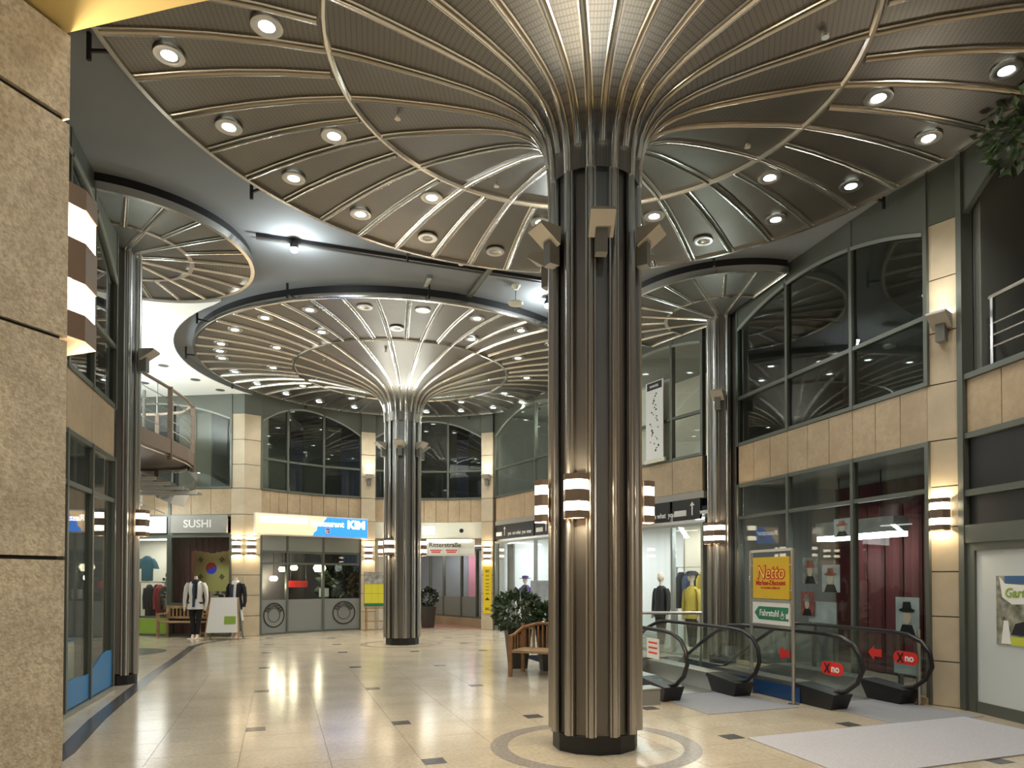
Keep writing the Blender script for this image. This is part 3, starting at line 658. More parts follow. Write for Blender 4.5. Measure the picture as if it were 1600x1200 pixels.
def sconce(label, x, y, z, out, power=1.0, group='warm banded sconces'):
    """out = heading of the wall's outward normal"""
    t = thing('wall_sconce', label, 'wall light', (x, y, z), out + PI / 2, group)
    for nm, me in sc_meshes: put(nm, me, t)
    put('back_plate', sc_back, t); put('bulb', sc_bulb, t)
    spot(t, (0, -.045, .15), (0, .1, 1), K_SCONCE * power, 150, .5, WARM, .03); spot(t, (0, -.045, -.15), (0, .1, -1), K_SCONCE * power, 150, .5, WARM, .03)
ub_body = MB().bx(-.055, .055, -.11, 0, -.17, .06).mesh('lamp_body', 'box_grey')
ub_head = MB().add([(-.115, -.03, .0), (.115, -.03, .0), (.115, -.25, .15), (-.115, -.25, .15), (-.115, -.02, .17), (.115, -.02, .17), (.115, -.24, .18), (-.115, -.24, .18)], [(0, 3, 2, 1), (2, 3, 7, 6), (0, 4, 7, 3), (1, 2, 6, 5), (0, 1, 5, 4)]).mesh('lamp_head', 'box_beige')
ub_lens = MB().add([(-.1, -.04, .12), (.1, -.04, .12), (.1, -.22, .165), (-.1, -.22, .165)], [(0, 1, 2, 3)]).mesh('lens', 'lamp_cool')
def uplight(label, x, y, z, out, power=1.0, col=(.93, 1, .95), group='box uplights'):
    t = thing('box_uplight', label, 'wall light', (x, y, z), out + PI / 2, group)
    put('lamp_body', ub_body, t); put('lamp_head', ub_head, t); put('lens', ub_lens, t)
    spot(t, (0, -.16, .2), (0, -.45, 1), K_UP * power, 150, .6, col, .06)
def on_col(c, r, rel, a0): a = a0 + math.radians(rel); return c[0] + r * math.cos(a), c[1] + r * math.sin(a), a
for c, a0, nm, rels, ups in ((N, A1, 'big foreground', ((-20, 'facing the viewer'), (-84, 'on its left'), (104, 'on its right'), (168, 'hidden behind it')), 7), (M, A2, 'far', ((-40, 'front left'), (-102, 'on its left'), (82, 'on its right'), (150, 'hidden behind it')), -8)):
    for rel, wh in rels:
        x, y, a = on_col(c, .47, rel, a0); sconce('banded sconce on the %s column, %s' % (nm, wh), x, y, 2.40, a, 3.2)
    for k in range(6):
        rel = ups + 60 * k; rr = (rel + 180) % 360 - 180; x, y, a = on_col(c, .455, rel, a0)
        wh = 'facing the viewer' if abs(rr) < 30 else ('hidden behind' if abs(rr) > 160 else ('front ' if abs(rr) < 90 else 'rear ') + ('right' if rr > 0 else 'left'))
        uplight('grey box uplight on the %s column, %s' % (nm, wh), x, y, 4.80, a, .32 if c is N else .6)
def face(A, B, s, off=0): 
    L, rz, ln = frame_of(A, B); return A[0] + s * math.cos(rz) + off * math.sin(rz), A[1] + s * math.sin(rz) - off * math.cos(rz), rz - PI / 2
x, y, a = face((5.2, 9.05), (5.45, 8.74), .15, .005); sconce('banded sconce on the pilaster beside the white door', x, y, 2.46, a)
x, y, a = face((5.2, 9.05), (5.45, 8.74), .20, .005); uplight('box uplight high on the pilaster beside the white door', x, y, 4.84, a, .4, (1, .9, .75))
pB1 = (arc(115.3, RW - .1), arc(110.3, RW - .1)); pC1 = (arc(70.6, RW - .1), arc(66, RW - .1))
for pp, lab in ((pB1, 'between restaurant and passage'), (pC1, 'above the yellow sign')):
    x, y, a = face(*pp, .22, .005); sconce('banded sconce on the far pilaster %s' % lab, x, y, 2.42, a, 1.2); uplight('box uplight high on the far pilaster %s' % lab, x, y, 4.72, a, .6)
x, y, a = face((-8.36, 19.42), (-7.98, 19.38), .19, .005); sconce('banded sconce next to the sushi bar window', x, y, 2.5, a, 1.2)
x, y, a = face((-7.98, 19.38), arc(152, RW - .02), .2, .005); sconce('banded sconce next to the restaurant sign', x, y, 2.5, a, 1.2)
for c, rels, lab in ((RC, (-118, -152), 'right small column'), (LC, (4,), 'left small column')):
    for k, rel in enumerate(rels):
        a = math.radians(rel); sconce('banded sconce on the %s, %s' % (lab, 'nearer the viewer' if (k == 0) == (c is RC) else 'farther round'), c[0] + .305 * math.cos(a), c[1] + .305 * math.sin(a), 2.5, a)
    a = math.radians(rels[0]); uplight('box uplight half way up the %s' % lab, c[0] + .30 * math.cos(a), c[1] + .30 * math.sin(a), 5.05, a, .6, (.8, 1, .93))

# ================================================================== FOREGROUND PILLAR AND SOFFIT
PA_ = Vector((-1.205, 1.80, 0)); pd = Vector((-.34, -.94, 0)).normalized(); pn = Vector((pd.y, -pd.x, 0))
pil = thing('stone_pillar', 'rough beige stone pillar filling the left edge of the view', 'pillar', PA_, 0)
ang = math.atan2(-pd.y, -pd.x)
MB().bx(-.78, -.012, .012, .9, 0, 3.06).build('core', 'text_black', pil, False, (0, 0, 0), ang)
for a, b in ((0, .565), (.575, 1.13), (1.14, 1.695), (1.705, 2.265), (2.275, 2.835), (2.85, 3.07)): MB().bx(-.8, 0, 0, .92, a, b).build('stone_slab', 'stone_rough', pil, False, (0, 0, 0), ang)
fx = PA_ + Vector((-math.sin(ang), math.cos(ang), 0)) * .13 + Vector((math.cos(ang), math.sin(ang), 0)) * .004
sconce('large banded sconce on the back of the rough stone pillar at left', fx.x, fx.y, 2.49, ang, .8)
sf = MB().slab([(-4.2, 2.55), (-4.2, -4), (5.9, -4), (5.9, .0), (2.5, .95), (-.88, 1.717)], 3.08, 3.4).build('ceiling_passage', 'soffit_yellow'); smesh('c', 'yellow painted soffit over the entrance passage', sf, 'ceiling')

# ================================================================== CEILING FITTINGS
def prism_yz(mb, poly, x0, x1):
    n = len(poly); vs = [(x0, y, z) for y, z in poly] + [(x1, y, z) for y, z in poly]
    return mb.add(vs, [tuple(range(n)), tuple(range(2 * n - 1, n - 1, -1))] + [(i, i + n, (i + 1) % n + n, (i + 1) % n) for i in range(n)])
L, rz, ln = frame_of((-4.25, 10.7), (.46, 12.4))
t = thing('lighting_track', 'long dark lighting track under the grey ceiling behind the foreground canopy', 'track', (L[0], L[1], ZC - .06), rz)
MB().bx(0, ln, -.025, .025, 0, .05).build('rail', 'black', t); MB().bx(0, ln, .12, .15, .02, .055).build('conduit', 'text_grey', t)
L, rz, ln = frame_of((-.67, 11.8), (-1.15, 13.0))
t = thing('ceiling_bar', 'short grey bar crossing the ceiling to the far canopy opening', 'bar', (L[0], L[1], ZC - .07), rz); MB().bx(0, ln, -.04, .04, 0, .06).build('tray', 'frame', t); MB().bx(0, ln, -.05, -.04, -.01, .065).build('lip', 'frame', t)
L, rz, ln = frame_of((-1.77, 12.2), (-1.91, 12.6))
t = thing('ceiling_bar', 'stubby grey bar on the ceiling left of the longer bar', 'bar', (L[0], L[1], ZC - .06), rz); MB().bx(0, ln, -.035, .035, 0, .05).build('tray', 'frame_pale', t); MB().bx(0, ln, -.045, -.035, -.01, .055).build('lip', 'frame', t)
for x, y, lab in ((-3.72, 10.89, 'dazzling bare spotlight on the ceiling track at left'), (.34, 13.15, 'dazzling bare spotlight beside the big column on the ceiling')):
    t = thing('ceiling_spotlight', lab, 'spotlight', (x, y, ZC - .06), 0)
    MB().lathe([(.03, .06), (.03, 0), (.06, -.03), (.07, -.10)], 16).build('housing', 'black', t, True); MB().ball(0, 0, -.10, .06).build('bulb', 'lamp_spot', t, True)
    point(t, (0, 0, -.22), 60, (.9, 1, 1), .06)
t = thing('ceiling_speaker', 'round cream loudspeaker disc hanging below the grey ceiling', 'speaker', (-.26, 12.75, ZC - .32), 0)
MB().lathe([(.001, .0), (.13, .01), (.14, .03), (.13, .05), (.001, .06)], 24).build('disc', 'cream', t, True); MB().tube([(0, 0, .06), (0, 0, .32)], .01, 6).build('stem', 'frame_pale', t)
for x, y, lab in ((-1.16, 11.62, 'small cream smoke detector near the track end'), (-.25, 12.62, 'small cream smoke detector above the loudspeaker disc')):
    t = thing('smoke_detector', lab, 'detector', (x, y, ZC - .02), 0)
    MB().lathe([(.001, -.07), (.04, -.065), (.06, -.03), (.07, -.0), (.07, .02)], 16).build('dome', 'cream', t, True); MB().lathe([(.07, -.005), (.085, -.005), (.085, .02)], 16).build('collar', 'white', t, True)

# ================================================================== ESCALATORS
GR = math.atan2(PX_.y, PX_.x)
def escalator(c, label, skin, notes):
    t = thing('escalator', label, 'escalator', (c[0], c[1], 0), GR)
    rail = [(.28, .17), (-.08, .175), (-.34, .24), (-.52, .37), (-.60, .53), (-.57, .70), (-.45, .83), (-.25, .905), (0, .925), (.6, .93), (1.7, .93), (2.0, .91), (2.35, .80), (2.7, .62), (5.4, -.94)]
    gl = [(-.10, .25), (-.32, .30), (-.47, .41), (-.54, .54), (-.51, .68), (-.41, .79), (-.23, .865), (0, .885), (1.7, .89), (1.98, .87), (2.33, .76), (2.68, .58), (5.4, -.98), (5.4, -1.42), (2.7, .12), (2.2, .25)]
    for s in (-1, 1):
        x = .56 * s
        prism_yz(MB(), gl, x - .006, x + .006).build('glass_balustrade', 'glass_esc', t)
        MB().tube([(x, y, z) for y, z in rail], .029, 8).build('handrail', 'rubber', t, True)
        MB().add([(x - .13, -.22, .0), (x + .13, -.22, .0), (x + .13, .30, .0), (x - .13, .30, .0), (x - .15, -.30, .20), (x + .15, -.30, .20), (x + .15, .42, .26), (x - .15, .42, .26)], [(0, 3, 2, 1), (4, 5, 6, 7), (0, 1, 5, 4), (1, 2, 6, 5), (2, 3, 7, 6), (3, 0, 4, 7)]).build('newel_base', 'rubber', t)
        prism_yz(MB(), [(.42, .20), (2.0, .20), (2.7, -.02), (5.4, -1.58), (5.4, -1.48), (2.75, .09), (2.15, .26), (.42, .26)], x - .15, x + .15).build('deck', 'steel_brushed', t)
        prism_yz(MB(), [(.30, .0), (1.6, .0), (1.6, -.3), (2.3, -.35), (5.4, -2.1), (5.4, -1.58), (2.7, -.02), (2.0, .20), (.30, .20)], (x + .13 if s > 0 else x - .15), (x + .15 if s > 0 else x - .13)).build('side_panel', skin if s < 0 else 'steel_brushed', t)
        prism_yz(MB(), [(.30, .0), (1.6, .0), (1.6, -.4), (2.3, -.45), (5.4, -2.2), (5.4, -1.58), (2.7, -.02), (2.0, .20), (.30, .20)], x - s * .13, x - s * .12).build('skirt', 'steel_brushed', t)
    MB().bx(-.43, .43, .2, 1.55, 0, .012).build('comb_plate', 'steel_brushed', t)
    for k in range(13):
        y = 1.6 + .3 * k; z = -.02 - max(0, (k - 1.5)) * .173
        st_ = MB().bx(-.42, .42, y, y + .32, z - .2, z).build('step', 'frame', t); MB().bx(-.42, .42, y, y + .03, z, z + .004).build('nosing', 'netto_yellow', st_)
    notes(t)
    return t
def notes1(t):
    MB().bx(-.57, -.567, .08, .42, .52, .80).build('notice', 'white', t)
    for z in (.60, .67, .74): MB().bx(-.572, -.570, .13, .37, z - .012, z + .012).build('notice_line', 'arrow_red', t)
    MB().bx(.13, .56, -.001, .0, 0, .001).v
def arrow(t, x, y, z, k):
    P = [(y + .13 * k, z), (y + .03 * k, z + .10 * k), (y + .03 * k, z + .05 * k), (y - .10 * k, z + .05 * k), (y - .10 * k, z - .05 * k), (y + .03 * k, z - .05 * k), (y + .03 * k, z - .10 * k)]
    prism_yz(MB(), P, x, x + .004).build('red_arrow', 'arrow_red', t)
def notes2(t):
    arrow(t, -.572, .75, .60, 1.0); arrow(t, .546, .26, .62, 1.0)
    for x, y, z in ((-.572, -.12, .50), (.546, -.22, .60)):
        prism_yz(MB(), [(y + .17 * math.copysign(1, math.cos(a)) * .6 + .09 * math.cos(a), z + .085 * math.sin(a)) for a in [2 * PI * k / 24 for k in range(24)]], x, x + .004).build('warning_sticker', 'arrow_red', t)
        text('no', .13, 'text_white', t, x - .004, y - .06, z, rot=(PI / 2, 0, -PI / 2), bold=.004)
        MB().box(x - .003, y + .08, z, .003, .022, .15, rx=.6).box(x - .003, y + .08, z, .003, .022, .15, rx=-.6).build('cross_mark', 'text_black', t)
escalator(ESC[0], 'escalator going down with blank glass sides, nearer the big column', 'steel_brushed', notes1)
escalator(ESC[1], 'escalator with red arrow stickers on its glass, beside the dark shop window', 'blue_panel', notes2)
t = thing('bollard_block', 'small grey block on the floor by the first escalator newel', 'block', (1.50, 9.12, 0), GR); MB().bx(-.16, .16, -.13, .13, 0, .2).build('body', 'box_grey', t); MB().bx(-.17, .17, -.14, .14, .2, .215).build('cap', 'steel_brushed', t)
t = thing('barrier_post', 'thin steel post in front of the dark window by the second escalator', 'post', (5.04, 9.02, 0), 0); MB().tube([(0, 0, 0), (0, 0, .98)], .022, 10).build('post', 'steel_brushed', t, True); MB().lathe([(.001, .012), (.06, .01), (.06, 0)], 16).build('foot', 'steel_brushed', t)
# glass guards round the stair well
for A, B, lab in (((1.95, 12.8), (3.15, 12.75), 'glass guard with steel handrail between big column and right column'), ((.2, 14.4), (-.3, 15.3), 'glass guard with steel handrail behind the planter')):
    L, rz, ln = frame_of(A, B); t = thing('glass_guard', lab, 'railing', L, rz)
    MB().tube([(0, 0, 1.0), (ln, 0, 1.0)], .03, 10).build('handrail', 'steel_brushed', t, True); MB().bx(.05, ln - .05, -.006, .006, .08, .96).build('pane', 'glass_esc', t)
    for x in (.02, ln - .02): MB().bx(x - .02, x + .02, -.02, .02, 0, 1.0).build('post', 'steel_brushed', t)
# sign stand
L, rz, ln = frame_of((3.17, 9.95), (3.43, 9.06)); t = thing('sign_stand', 'steel sign stand with yellow supermarket board between the escalators', 'sign', L, rz)
for x in (0, ln): MB().tube([(x, 0, 0), (x, 0, 2.03)], .024, 10).build('post', 'steel_brushed', t, True); MB().lathe([(.001, .012), (.07, .01), (.07, 0)], 16, x, 0).build('foot', 'steel_brushed', t)
for z in (2.02, 1.33, .985): MB().bx(0, ln, -.015, .015, z - .018, z + .018).build('crossbar', 'steel_brushed', t)
yb = MB().bx(.06, ln - .06, -.012, .012, 1.36, 1.93).build('yellow_board', 'netto_yellow', t)
for x in (.035, ln - .035):
    for z in (1.48, 1.82): MB().bx(x - .03, x + .03, -.01, .01, z - .012, z + .012).build('clip', 'steel_brushed', t)
cx = ln / 2
text('Netto', .245, 'letter_red', yb, cx, -.015, 1.715, bold=.014, shear=.15, wide=1.02); text('Netto', .245, 'letter_yellow', yb, cx, -.018, 1.715, bold=-.001, shear=.15, wide=1.02)
text('Marken-Discount', .095, 'letter_red', yb, cx, -.015, 1.575, bold=.002, wide=.98); text('www.netto-online.de', .05, 'letter_red', yb, cx, -.015, 1.51)
wb = MB().bx(.05, ln - .05, -.012, .012, 1.01, 1.31).build('lift_board', 'white', t)
MB().prism([(.10, 1.16), (.2, 1.25), (ln - .08, 1.25), (ln - .08, 1.07), (.2, 1.07)], -.016, -.012).build('green_arrow', 'sign_green', wb)
text('Fahrstuhl', .125, 'text_white', wb, .44, -.019, 1.16, bold=.002, wide=.93)
o = MB().lathe([(.03, 0), (.038, 0), (.038, .003), (.03, .003)], 16).build('wheelchair_mark', 'text_white', wb); o.location = (.725, -.016, 1.13); o.rotation_euler = (PI / 2, 0, 0)
MB().bx(.715, .73, -.019, -.016, 1.13, 1.20).bx(.72, .76, -.019, -.016, 1.15, 1.163).build('wheelchair_mark', 'text_white', wb)
MB().prism([(.80, 1.10), (.86, 1.10), (.875, 1.17), (.86, 1.21), (.84, 1.16), (.80, 1.17)], -.019, -.016).build('pram_mark', 'text_white', wb)

# ================================================================== RIGHT FRONT DETAILS
L, rz, ln = frame_of(RA, RB)
for i, (s0, s1, z0, z1, ground, hat, lab) in enumerate(((1.75, 2.12, 1.55, 1.98, 'portrait_grey', 'portrait_red', 'grey hat portrait under the left pendant lamp'), (2.22, 2.62, 1.42, 1.85, 'portrait_blue', 'portrait_red', 'portrait of someone in a red hat, pale background'), (2.50, 2.86, 2.28, 2.56, 'portrait_blue', 'portrait_red', 'small red hat portrait highest in the dark window'), (1.70, 2.02, 1.02, 1.42, 'portrait_red', 'portrait_grey', 'reddish portrait lowest at left in the dark window'), (3.72, 4.12, .86, 1.38, 'portrait_blue', 'cloth_black', 'portrait of someone in a dark hat beside the near pilaster'))):
    t = thing('hat_portrait', lab, 'poster', L, rz, 'hat portraits in the dark shop window'); c = (s0 + s1) / 2; w_ = s1 - s0; h_ = z1 - z0
    MB().bx(s0, s1, .09, .10, z0, z1).build('sheet', ground, t)
    hd = MB(); hd.prism([(c + w_ * .17 * math.cos(a), z0 + h_ * .48 + h_ * .2 * math.sin(a)) for a in [k * PI / 8 for k in range(16)]], .083, .09); hd.build('face', 'skin_plaster', t)
    hb = MB(); hb.prism([(c + w_ * .34 * math.cos(a), z0 + h_ * .66 + h_ * .06 * math.sin(a)) for a in [k * PI / 8 for k in range(16)]], .079, .083); hb.prism([(c - w_ * .2, z0 + h_ * .66), (c + w_ * .2, z0 + h_ * .66), (c + w_ * .15, z0 + h_ * .88), (c - w_ * .15, z0 + h_ * .88)], .079, .083); hb.build('hat', hat, t)
    MB().prism([(c - w_ * .36, z0), (c + w_ * .36, z0), (c + w_ * .2, z0 + h_ * .28), (c - w_ * .2, z0 + h_ * .28)], .083, .09).build('shoulders', 'cloth_black', t)
for s0, s1, z0, z1, lab in ((1.85, 2.5, .92, 1.26, 'blank pale board in the dark shop window'), (3.65, 4.1, .32, .56, 'small pale leaflet board low in the dark window')):
    t = thing('display_board', lab, 'board', L, rz); MB().bx(s0, s1, .12, .14, z0, z1).build('panel', 'portrait_blue', t); MB().bx(s0 + .05, s0 + .09, .14, .2, 0, z0 + .05).bx(s1 - .09, s1 - .05, .14, .2, 0, z0 + .05).build('support', 'steel_brushed', t)
for s0, s1, lab in ((1.0, 1.85, 'wide white pendant lamp left of the mullion in the dark window'), (1.97, 2.8, 'wide white pendant lamp right of the mullion in the dark window')):
    t = thing('pendant_lamp', lab, 'lamp', L, rz, 'pendant lamps in the dark shop'); c = (s0 + s1) / 2
    MB().bx(s0, s1, .95, 1.25, 2.38, 2.62).build('shade', 'portrait_blue', t); MB().bx(s0 + .02, s1 - .02, .96, 1.24, 2.30, 2.38).build('diffuser', 'lamp_white', t); MB().tube([(c, 1.1, 2.62), (c, 1.1, ZB0)], .01, 6).build('cord', 'black', t)
    point(t, (c, 1.1, 2.15), 6, (.95, 1, .97), .2)
L, rz, ln = frame_of(RA, RB)
t = thing('shop_curtain', 'dark red curtain folds hanging inside the dark shop window', 'curtain', L, rz)
for k in range(14):
    x = 1.3 + k * .2; MB().loft([(x, 1.7 + .05 * (k % 2), .02, .11, .06), (x, 1.7 + .05 * (k % 2), 2.9, .10, .05)], 8).build('fold', 'cloth_maroon', t, True)
# white door poster
L, rz, ln = frame_of(QA, QB)
t = thing('garden_poster', 'colourful garden poster stuck on the white door', 'poster', L, rz)
MB().bx(.53, 1.16, -.012, -.002, .87, 1.67).build('sheet', 'poster_green', t); MB().bx(.66, 1.16, -.016, -.012, 1.58, 1.67).build('blue_strip', 'poster_blue', t)
MB().prism([(.58, 1.66), (.66, 1.58), (1.16, 1.55), (1.16, 1.36), (.76, 1.34), (.62, 1.42)], -.015, -.012).build('white_cloud', 'text_white', t)
text('Garten', .15, 'lime', t, .87, -.018, 1.47, bold=.003, shear=.2); MB().prism([(.60, .88), (.74, .88), (.70, 1.15), (.64, 1.15)], -.015, -.012).build('garden_path', 'text_white', t)
MB().bx(.74, 1.16, -.016, -.012, .87, .97).build('lime_strip', 'poster_lime', t); MB().prism([(.74, .99), (1.1, .99), (1.1, 1.2), (.95, 1.16), (.80, 1.12)], -.015, -.012).build('dark_figure', 'cloth_black', t)
# upstairs railing and tree over the door bay
t = thing('upper_railing', 'steel railing of the opening above the white door', 'railing', L, rz)
for z, r in ((5.05, .03), (4.72, .014), (4.58, .014), (4.44, .014)): MB().tube([(.36, .1, z), (1.6, .1, z)], r, 8).build('rail', 'steel_brushed', t, True)
for x in (.40, 1.55): MB().bx(x - .02, x + .02, .08, .12, 4.15, 5.04).build('post', 'steel_brushed', t)
t = thing('upstairs_tree', 'leafy indoor tree above the door bay at top right', 'plant', (6.05, 7.62, ZB1), 0)
MB().loft([(0, 0, 0, .2, .2), (0, 0, .4, .26, .26)], 16).build('pot', 'pot', t, True)
MB().tube([(0, 0, .35), (-.08, .02, 1.2), (-.2, .05, 1.9), (-.45, .1, 2.25), (-.62, .1, 2.5)], [.05, .045, .035, .025, .012], 8).build('trunk', 'bark', t, True)
o = foliage(.34, .55, .40, 230, .13, 3, -.60, -.05, 2.5, .15).build('foliage', 'leaf', t); o['kind'] = 'stuff'

# ================================================================== BANNER IN THE UPPER BOUTIQUE WINDOW
L, rz, ln = frame_of(CA, CB)
t = thing('roller_banner', 'pale banner with black label hanging outside the upper boutique window', 'banner', L, rz)
MB().bx(7.45, 8.02, -.09, -.075, 4.24, 5.98).build('sheet', 'white', t); MB().bx(7.5, 7.98, -.1, -.09, 5.80, 5.96).build('black_label', 'black', t); text('events', .11, 'text_white', t, 7.74, -.104, 5.88)
MB().bx(7.4, 8.08, -.11, -.06, 4.18, 4.26).build('bottom_bar', 'cream', t)
rnd = random.Random(5); sp = MB()
for k in range(26):
    z = 4.45 + k * .05; x = 7.74 + rnd.uniform(-.12, .12) * (1.2 if k < 18 else .5); sp.box(x, -.092, z, rnd.uniform(.015, .05), .003, rnd.uniform(.02, .06), ry=rnd.uniform(-.7, .7))
o = sp.build('ink_marks', 'text_black', t); o['kind'] = 'stuff'
tb = thing('white_screen', 'large pale screen panel behind the upper boutique window', 'panel', L, rz); MB().bx(6.5, 8.1, .1, .13, 4.2, 5.95).build('panel', 'cream', tb); MB().bx(6.45, 8.15, .09, .14, 5.95, 6.0).build('frame_bar', 'steel_brushed', tb)
tl = thing('room_downlight', 'warm lamp washing the pale upper room beside the right column', 'lamp', L, rz); MB().lathe([(.001, 6.60), (.08, 6.6), (.1, 6.8)], 16, 8.55, 1.2).build('housing', 'steel_brushed', tl, True); MB().lathe([(.001, 6.595), (.075, 6.597)], 16, 8.55, 1.2).build('lens', 'lamp_warm', tl); spot(tl, (8.55, 1.2, 6.55), (0, .7, -1), 330, 95, .5, (1, .95, .75))
tl = thing('room_downlight', 'warm lamp in the upper room over the boutique behind the big column', 'lamp', L, rz); MB().lathe([(.001, 6.60), (.08, 6.6), (.1, 6.8)], 16, 3.6, 1.2).build('housing', 'steel_brushed', tl, True); MB().lathe([(.001, 6.595), (.075, 6.597)], 16, 3.6, 1.2).build('lens', 'lamp_warm', tl); point(tl, (3.6, 1.2, 6.3), 90, (.95, 1, .85))

# ================================================================== SHOP LIGHTS
def shop_light(label, A, B, s, d, z, sx, sy, power, col=(.95, 1, 1)):
    L, rz, ln = frame_of(A, B); t = thing('shop_light', label, 'ceiling light', L, rz, 'shop ceiling lights')
    MB().bx(s - sx / 2 - .03, s + sx / 2 + .03, d - sy / 2 - .03, d + sy / 2 + .03, z, z + .05).build('housing', 'white', t); MB().bx(s - sx / 2, s + sx / 2, d - sy / 2, d + sy / 2, z - .012, z).build('diffuser', 'lamp_white', t)
    area(t, (s, d, z - .03), (0, 0, -1), power * K_SHOP, sx, sy, col)
shop_light('ceiling light in the boutique behind the hatted mannequin', CA, CB, 1.4, 1.3, 2.93, 1.2, .5, 70)
shop_light('ceiling light in the boutique left of the big column', CA, CB, 3.6, 1.3, 2.93, 1.2, .5, 60)
shop_light('ceiling light in the boutique behind the big column', CA, CB, 5.6, 1.3, 2.93, 1.2, .5, 30)
shop_light('ceiling light in the boutique right of the big column', CA, CB, 7.3, 1.3, 2.93, 1.0, .4, 24, (1, .95, .8))
shop_light('ceiling light in the boutique beside the right small column', CA, CB, 8.55, .6, 2.93, .6, .4, 60)
shop_light('ceiling light in the clothes shop', SA, SB, 1.2, .8, 2.78, 1.2, .4, 34, (1, .97, .88))
shop_light('ceiling light in the sushi bar', SA, SB, 3.3, .9, 2.76, .5, .4, 22, (1, .9, .65))
shop_light('ceiling light at the mouth of the passage', pA, pB, 2.0, 2.2, 2.87, 1.2, .4, 60, (1, .95, .9))
shop_light('ceiling light deep in the passage', pA, pB, 2.6, 4.6, 2.87, 1.2, .4, 50, (1, .92, .95))
# added tube lamps, out of view, that brighten the white gallery soffit
for x, y, lab in ((-10.9, 13.6, 'added unseen tube brightening the gallery ceiling, nearer the hall'), (-12.0, 15.5, 'added unseen tube brightening the gallery ceiling, at the back')):
    t = thing('gallery_fill_tube', lab, 'lamp', (x, y, 4.45), 0); MB().bx(-.1, .1, -1.2, 1.2, .35, .42).build('trough', 'white', t); MB().tube([(0, -1.1, .46), (0, 1.1, .46)], .025, 8).build('tube', 'lamp_white', t, True)
    for yy in (-1, 1): MB().bx(-.03, .03, yy - .03, yy + .03, 0, .35).build('foot', 'frame_pale', t)
    area(t, (0, 0, .55), (.35, 0, 1), 330, .3, 2.2, (.92, 1, .96))
t = thing('gallery_fill_tube', 'added fill tube under the gallery, hidden behind the left column', 'lamp', (-10.9, 18.75, 3.3), 0); MB().bx(-.1, .1, -.6, .6, .35, 1.0).build('trough', 'white', t); MB().tube([(0, -.6, .31), (0, .6, .31)], .025, 8).build('tube', 'lamp_white', t, True); area(t, (0, 0, .25), (.4, 0, -1), 30, .2, 1.2, (.95, 1, .95))  # added tube hidden by the left column, brightens the space below the gallery

# ================================================================== SIGNS
L, rz = fS; 
t = thing('shop_sign', 'glowing white lightbox sign over the clothes shop', 'sign', L, rz); MB().bx(.1, 2.22, -.10, -.01, 2.92, 3.36).build('lightbox', 'sign_white', t); MB().bx(.07, 2.25, -.09, 0, 2.89, 2.92).build('frame', 'frame', t); text('Der Kilttonladen', .16, 'grey_sign', t, 1.55, -.103, 3.24)
t = thing('shop_sign', 'grey SUSHI sign with white letters', 'sign', L, rz); MB().bx(2.4, 4.1, -.08, -.01, 2.9, 3.40).build('board', 'grey_sign', t); text('SUSHI', .30, 'text_white', t, 3.22, -.084, 3.15, bold=.008, wide=1.1)
# restaurant lightbox, a straight box across the bay
A, B = (-7.72, 19.55), (-5.12, 21.80)
L, rz, ln = frame_of(A, B); t = thing('shop_sign', 'long glowing restaurant lightbox, orange at left and blue at right', 'sign', L, rz)
MB().bx(-.03, ln + .03, -.02, .12, 2.86, 3.49).build('frame', 'white', t)
MB().prism([(0, 2.9), (1.66, 2.9), (1.70, 3.0), (1.78, 3.05), (1.80, 3.18), (1.95, 3.28), (2.1, 3.45), (0, 3.45)], -.04, -.02).build('orange_face', 'sign_orange', t)
MB().prism([(1.66, 2.9), (ln, 2.9), (ln, 3.45), (2.1, 3.45), (1.95, 3.28), (1.80, 3.18), (1.78, 3.05), (1.70, 3.0)], -.04, -.02).build('blue_face', 'sign_blue', t)
MB().bx(.1, 1.5, -.044, -.04, 3.22, 3.40).build('burnt_out_letters', 'sign_cream', t)
text('Restaurant', .24, 'sign_white', t, 2.12, -.046, 3.26, bold=.004); text('KIM', .34, 'sign_white', t, 3.06, -.046, 3.26, bold=.012, wide=1.05)
MB().prism([(2.06, 3.14), (2.2, 3.14), (2.2, 3.0), (2.13, 2.95), (2.06, 3.0)], -.046, -.04).build('crest', 'text_white', t)
for dx, z, m in ((-.03, 3.1, 'sign_navy'), (.03, 3.1, 'sign_navy'), (-.03, 3.02, 'sign_red'), (.03, 3.02, 'sign_navy')): MB().bx(2.13 + dx - .022, 2.13 + dx + .022, -.05, -.046, z - .024, z + .024).build('crest_field', m, t)
# passage sign
L, rz, ln = frame_of(pA, pB)
t = thing('passage_sign', 'white hanging passage sign with five name plates', 'sign', L, rz); MB().bx(.55, 3.18, -.06, .0, 2.34, 2.86)  .build('board', 'cream', t); MB().bx(.6, 3.1, -.09, -.06, 2.80, 2.85).build('light_strip', 'lamp_white', t)
text('Durchgang Ritterstraße', .20, 'text_black', t, 1.75, -.064, 2.68, bold=.002, wide=1.05)
for k in range(5):
    x = .75 + .49 * k; pl_ = MB().bx(x, x + .45, -.066, -.06, 2.40, 2.57).build('name_plate', 'white', t)
    if k < 4: MB().bx(x + .04, x + .41, -.07, -.066, 2.50, 2.535).bx(x + .08, x + .37, -.07, -.066, 2.44, 2.475).build('red_lines', 'arrow_red', pl_)
t = thing('square_lamp', 'small glowing square lamp on the cream panel over the passage', 'lamp', L, rz); MB().bx(1.58, 1.94, -.34, -.26, 3.0, 3.24).build('glass', 'lamp_white', t); MB().bx(1.66, 1.86, -.26, -.1, 3.05, 3.2).build('mount', 'white', t)
t = thing('dome_camera', 'black dome camera on the cream panel over the passage', 'camera', L, rz); MB().ball(2.78, -.28, 3.12, .07).build('dome', 'black', t, True); MB().bx(2.72, 2.84, -.28, -.12, 3.14, 3.2).build('mount', 'white', t)
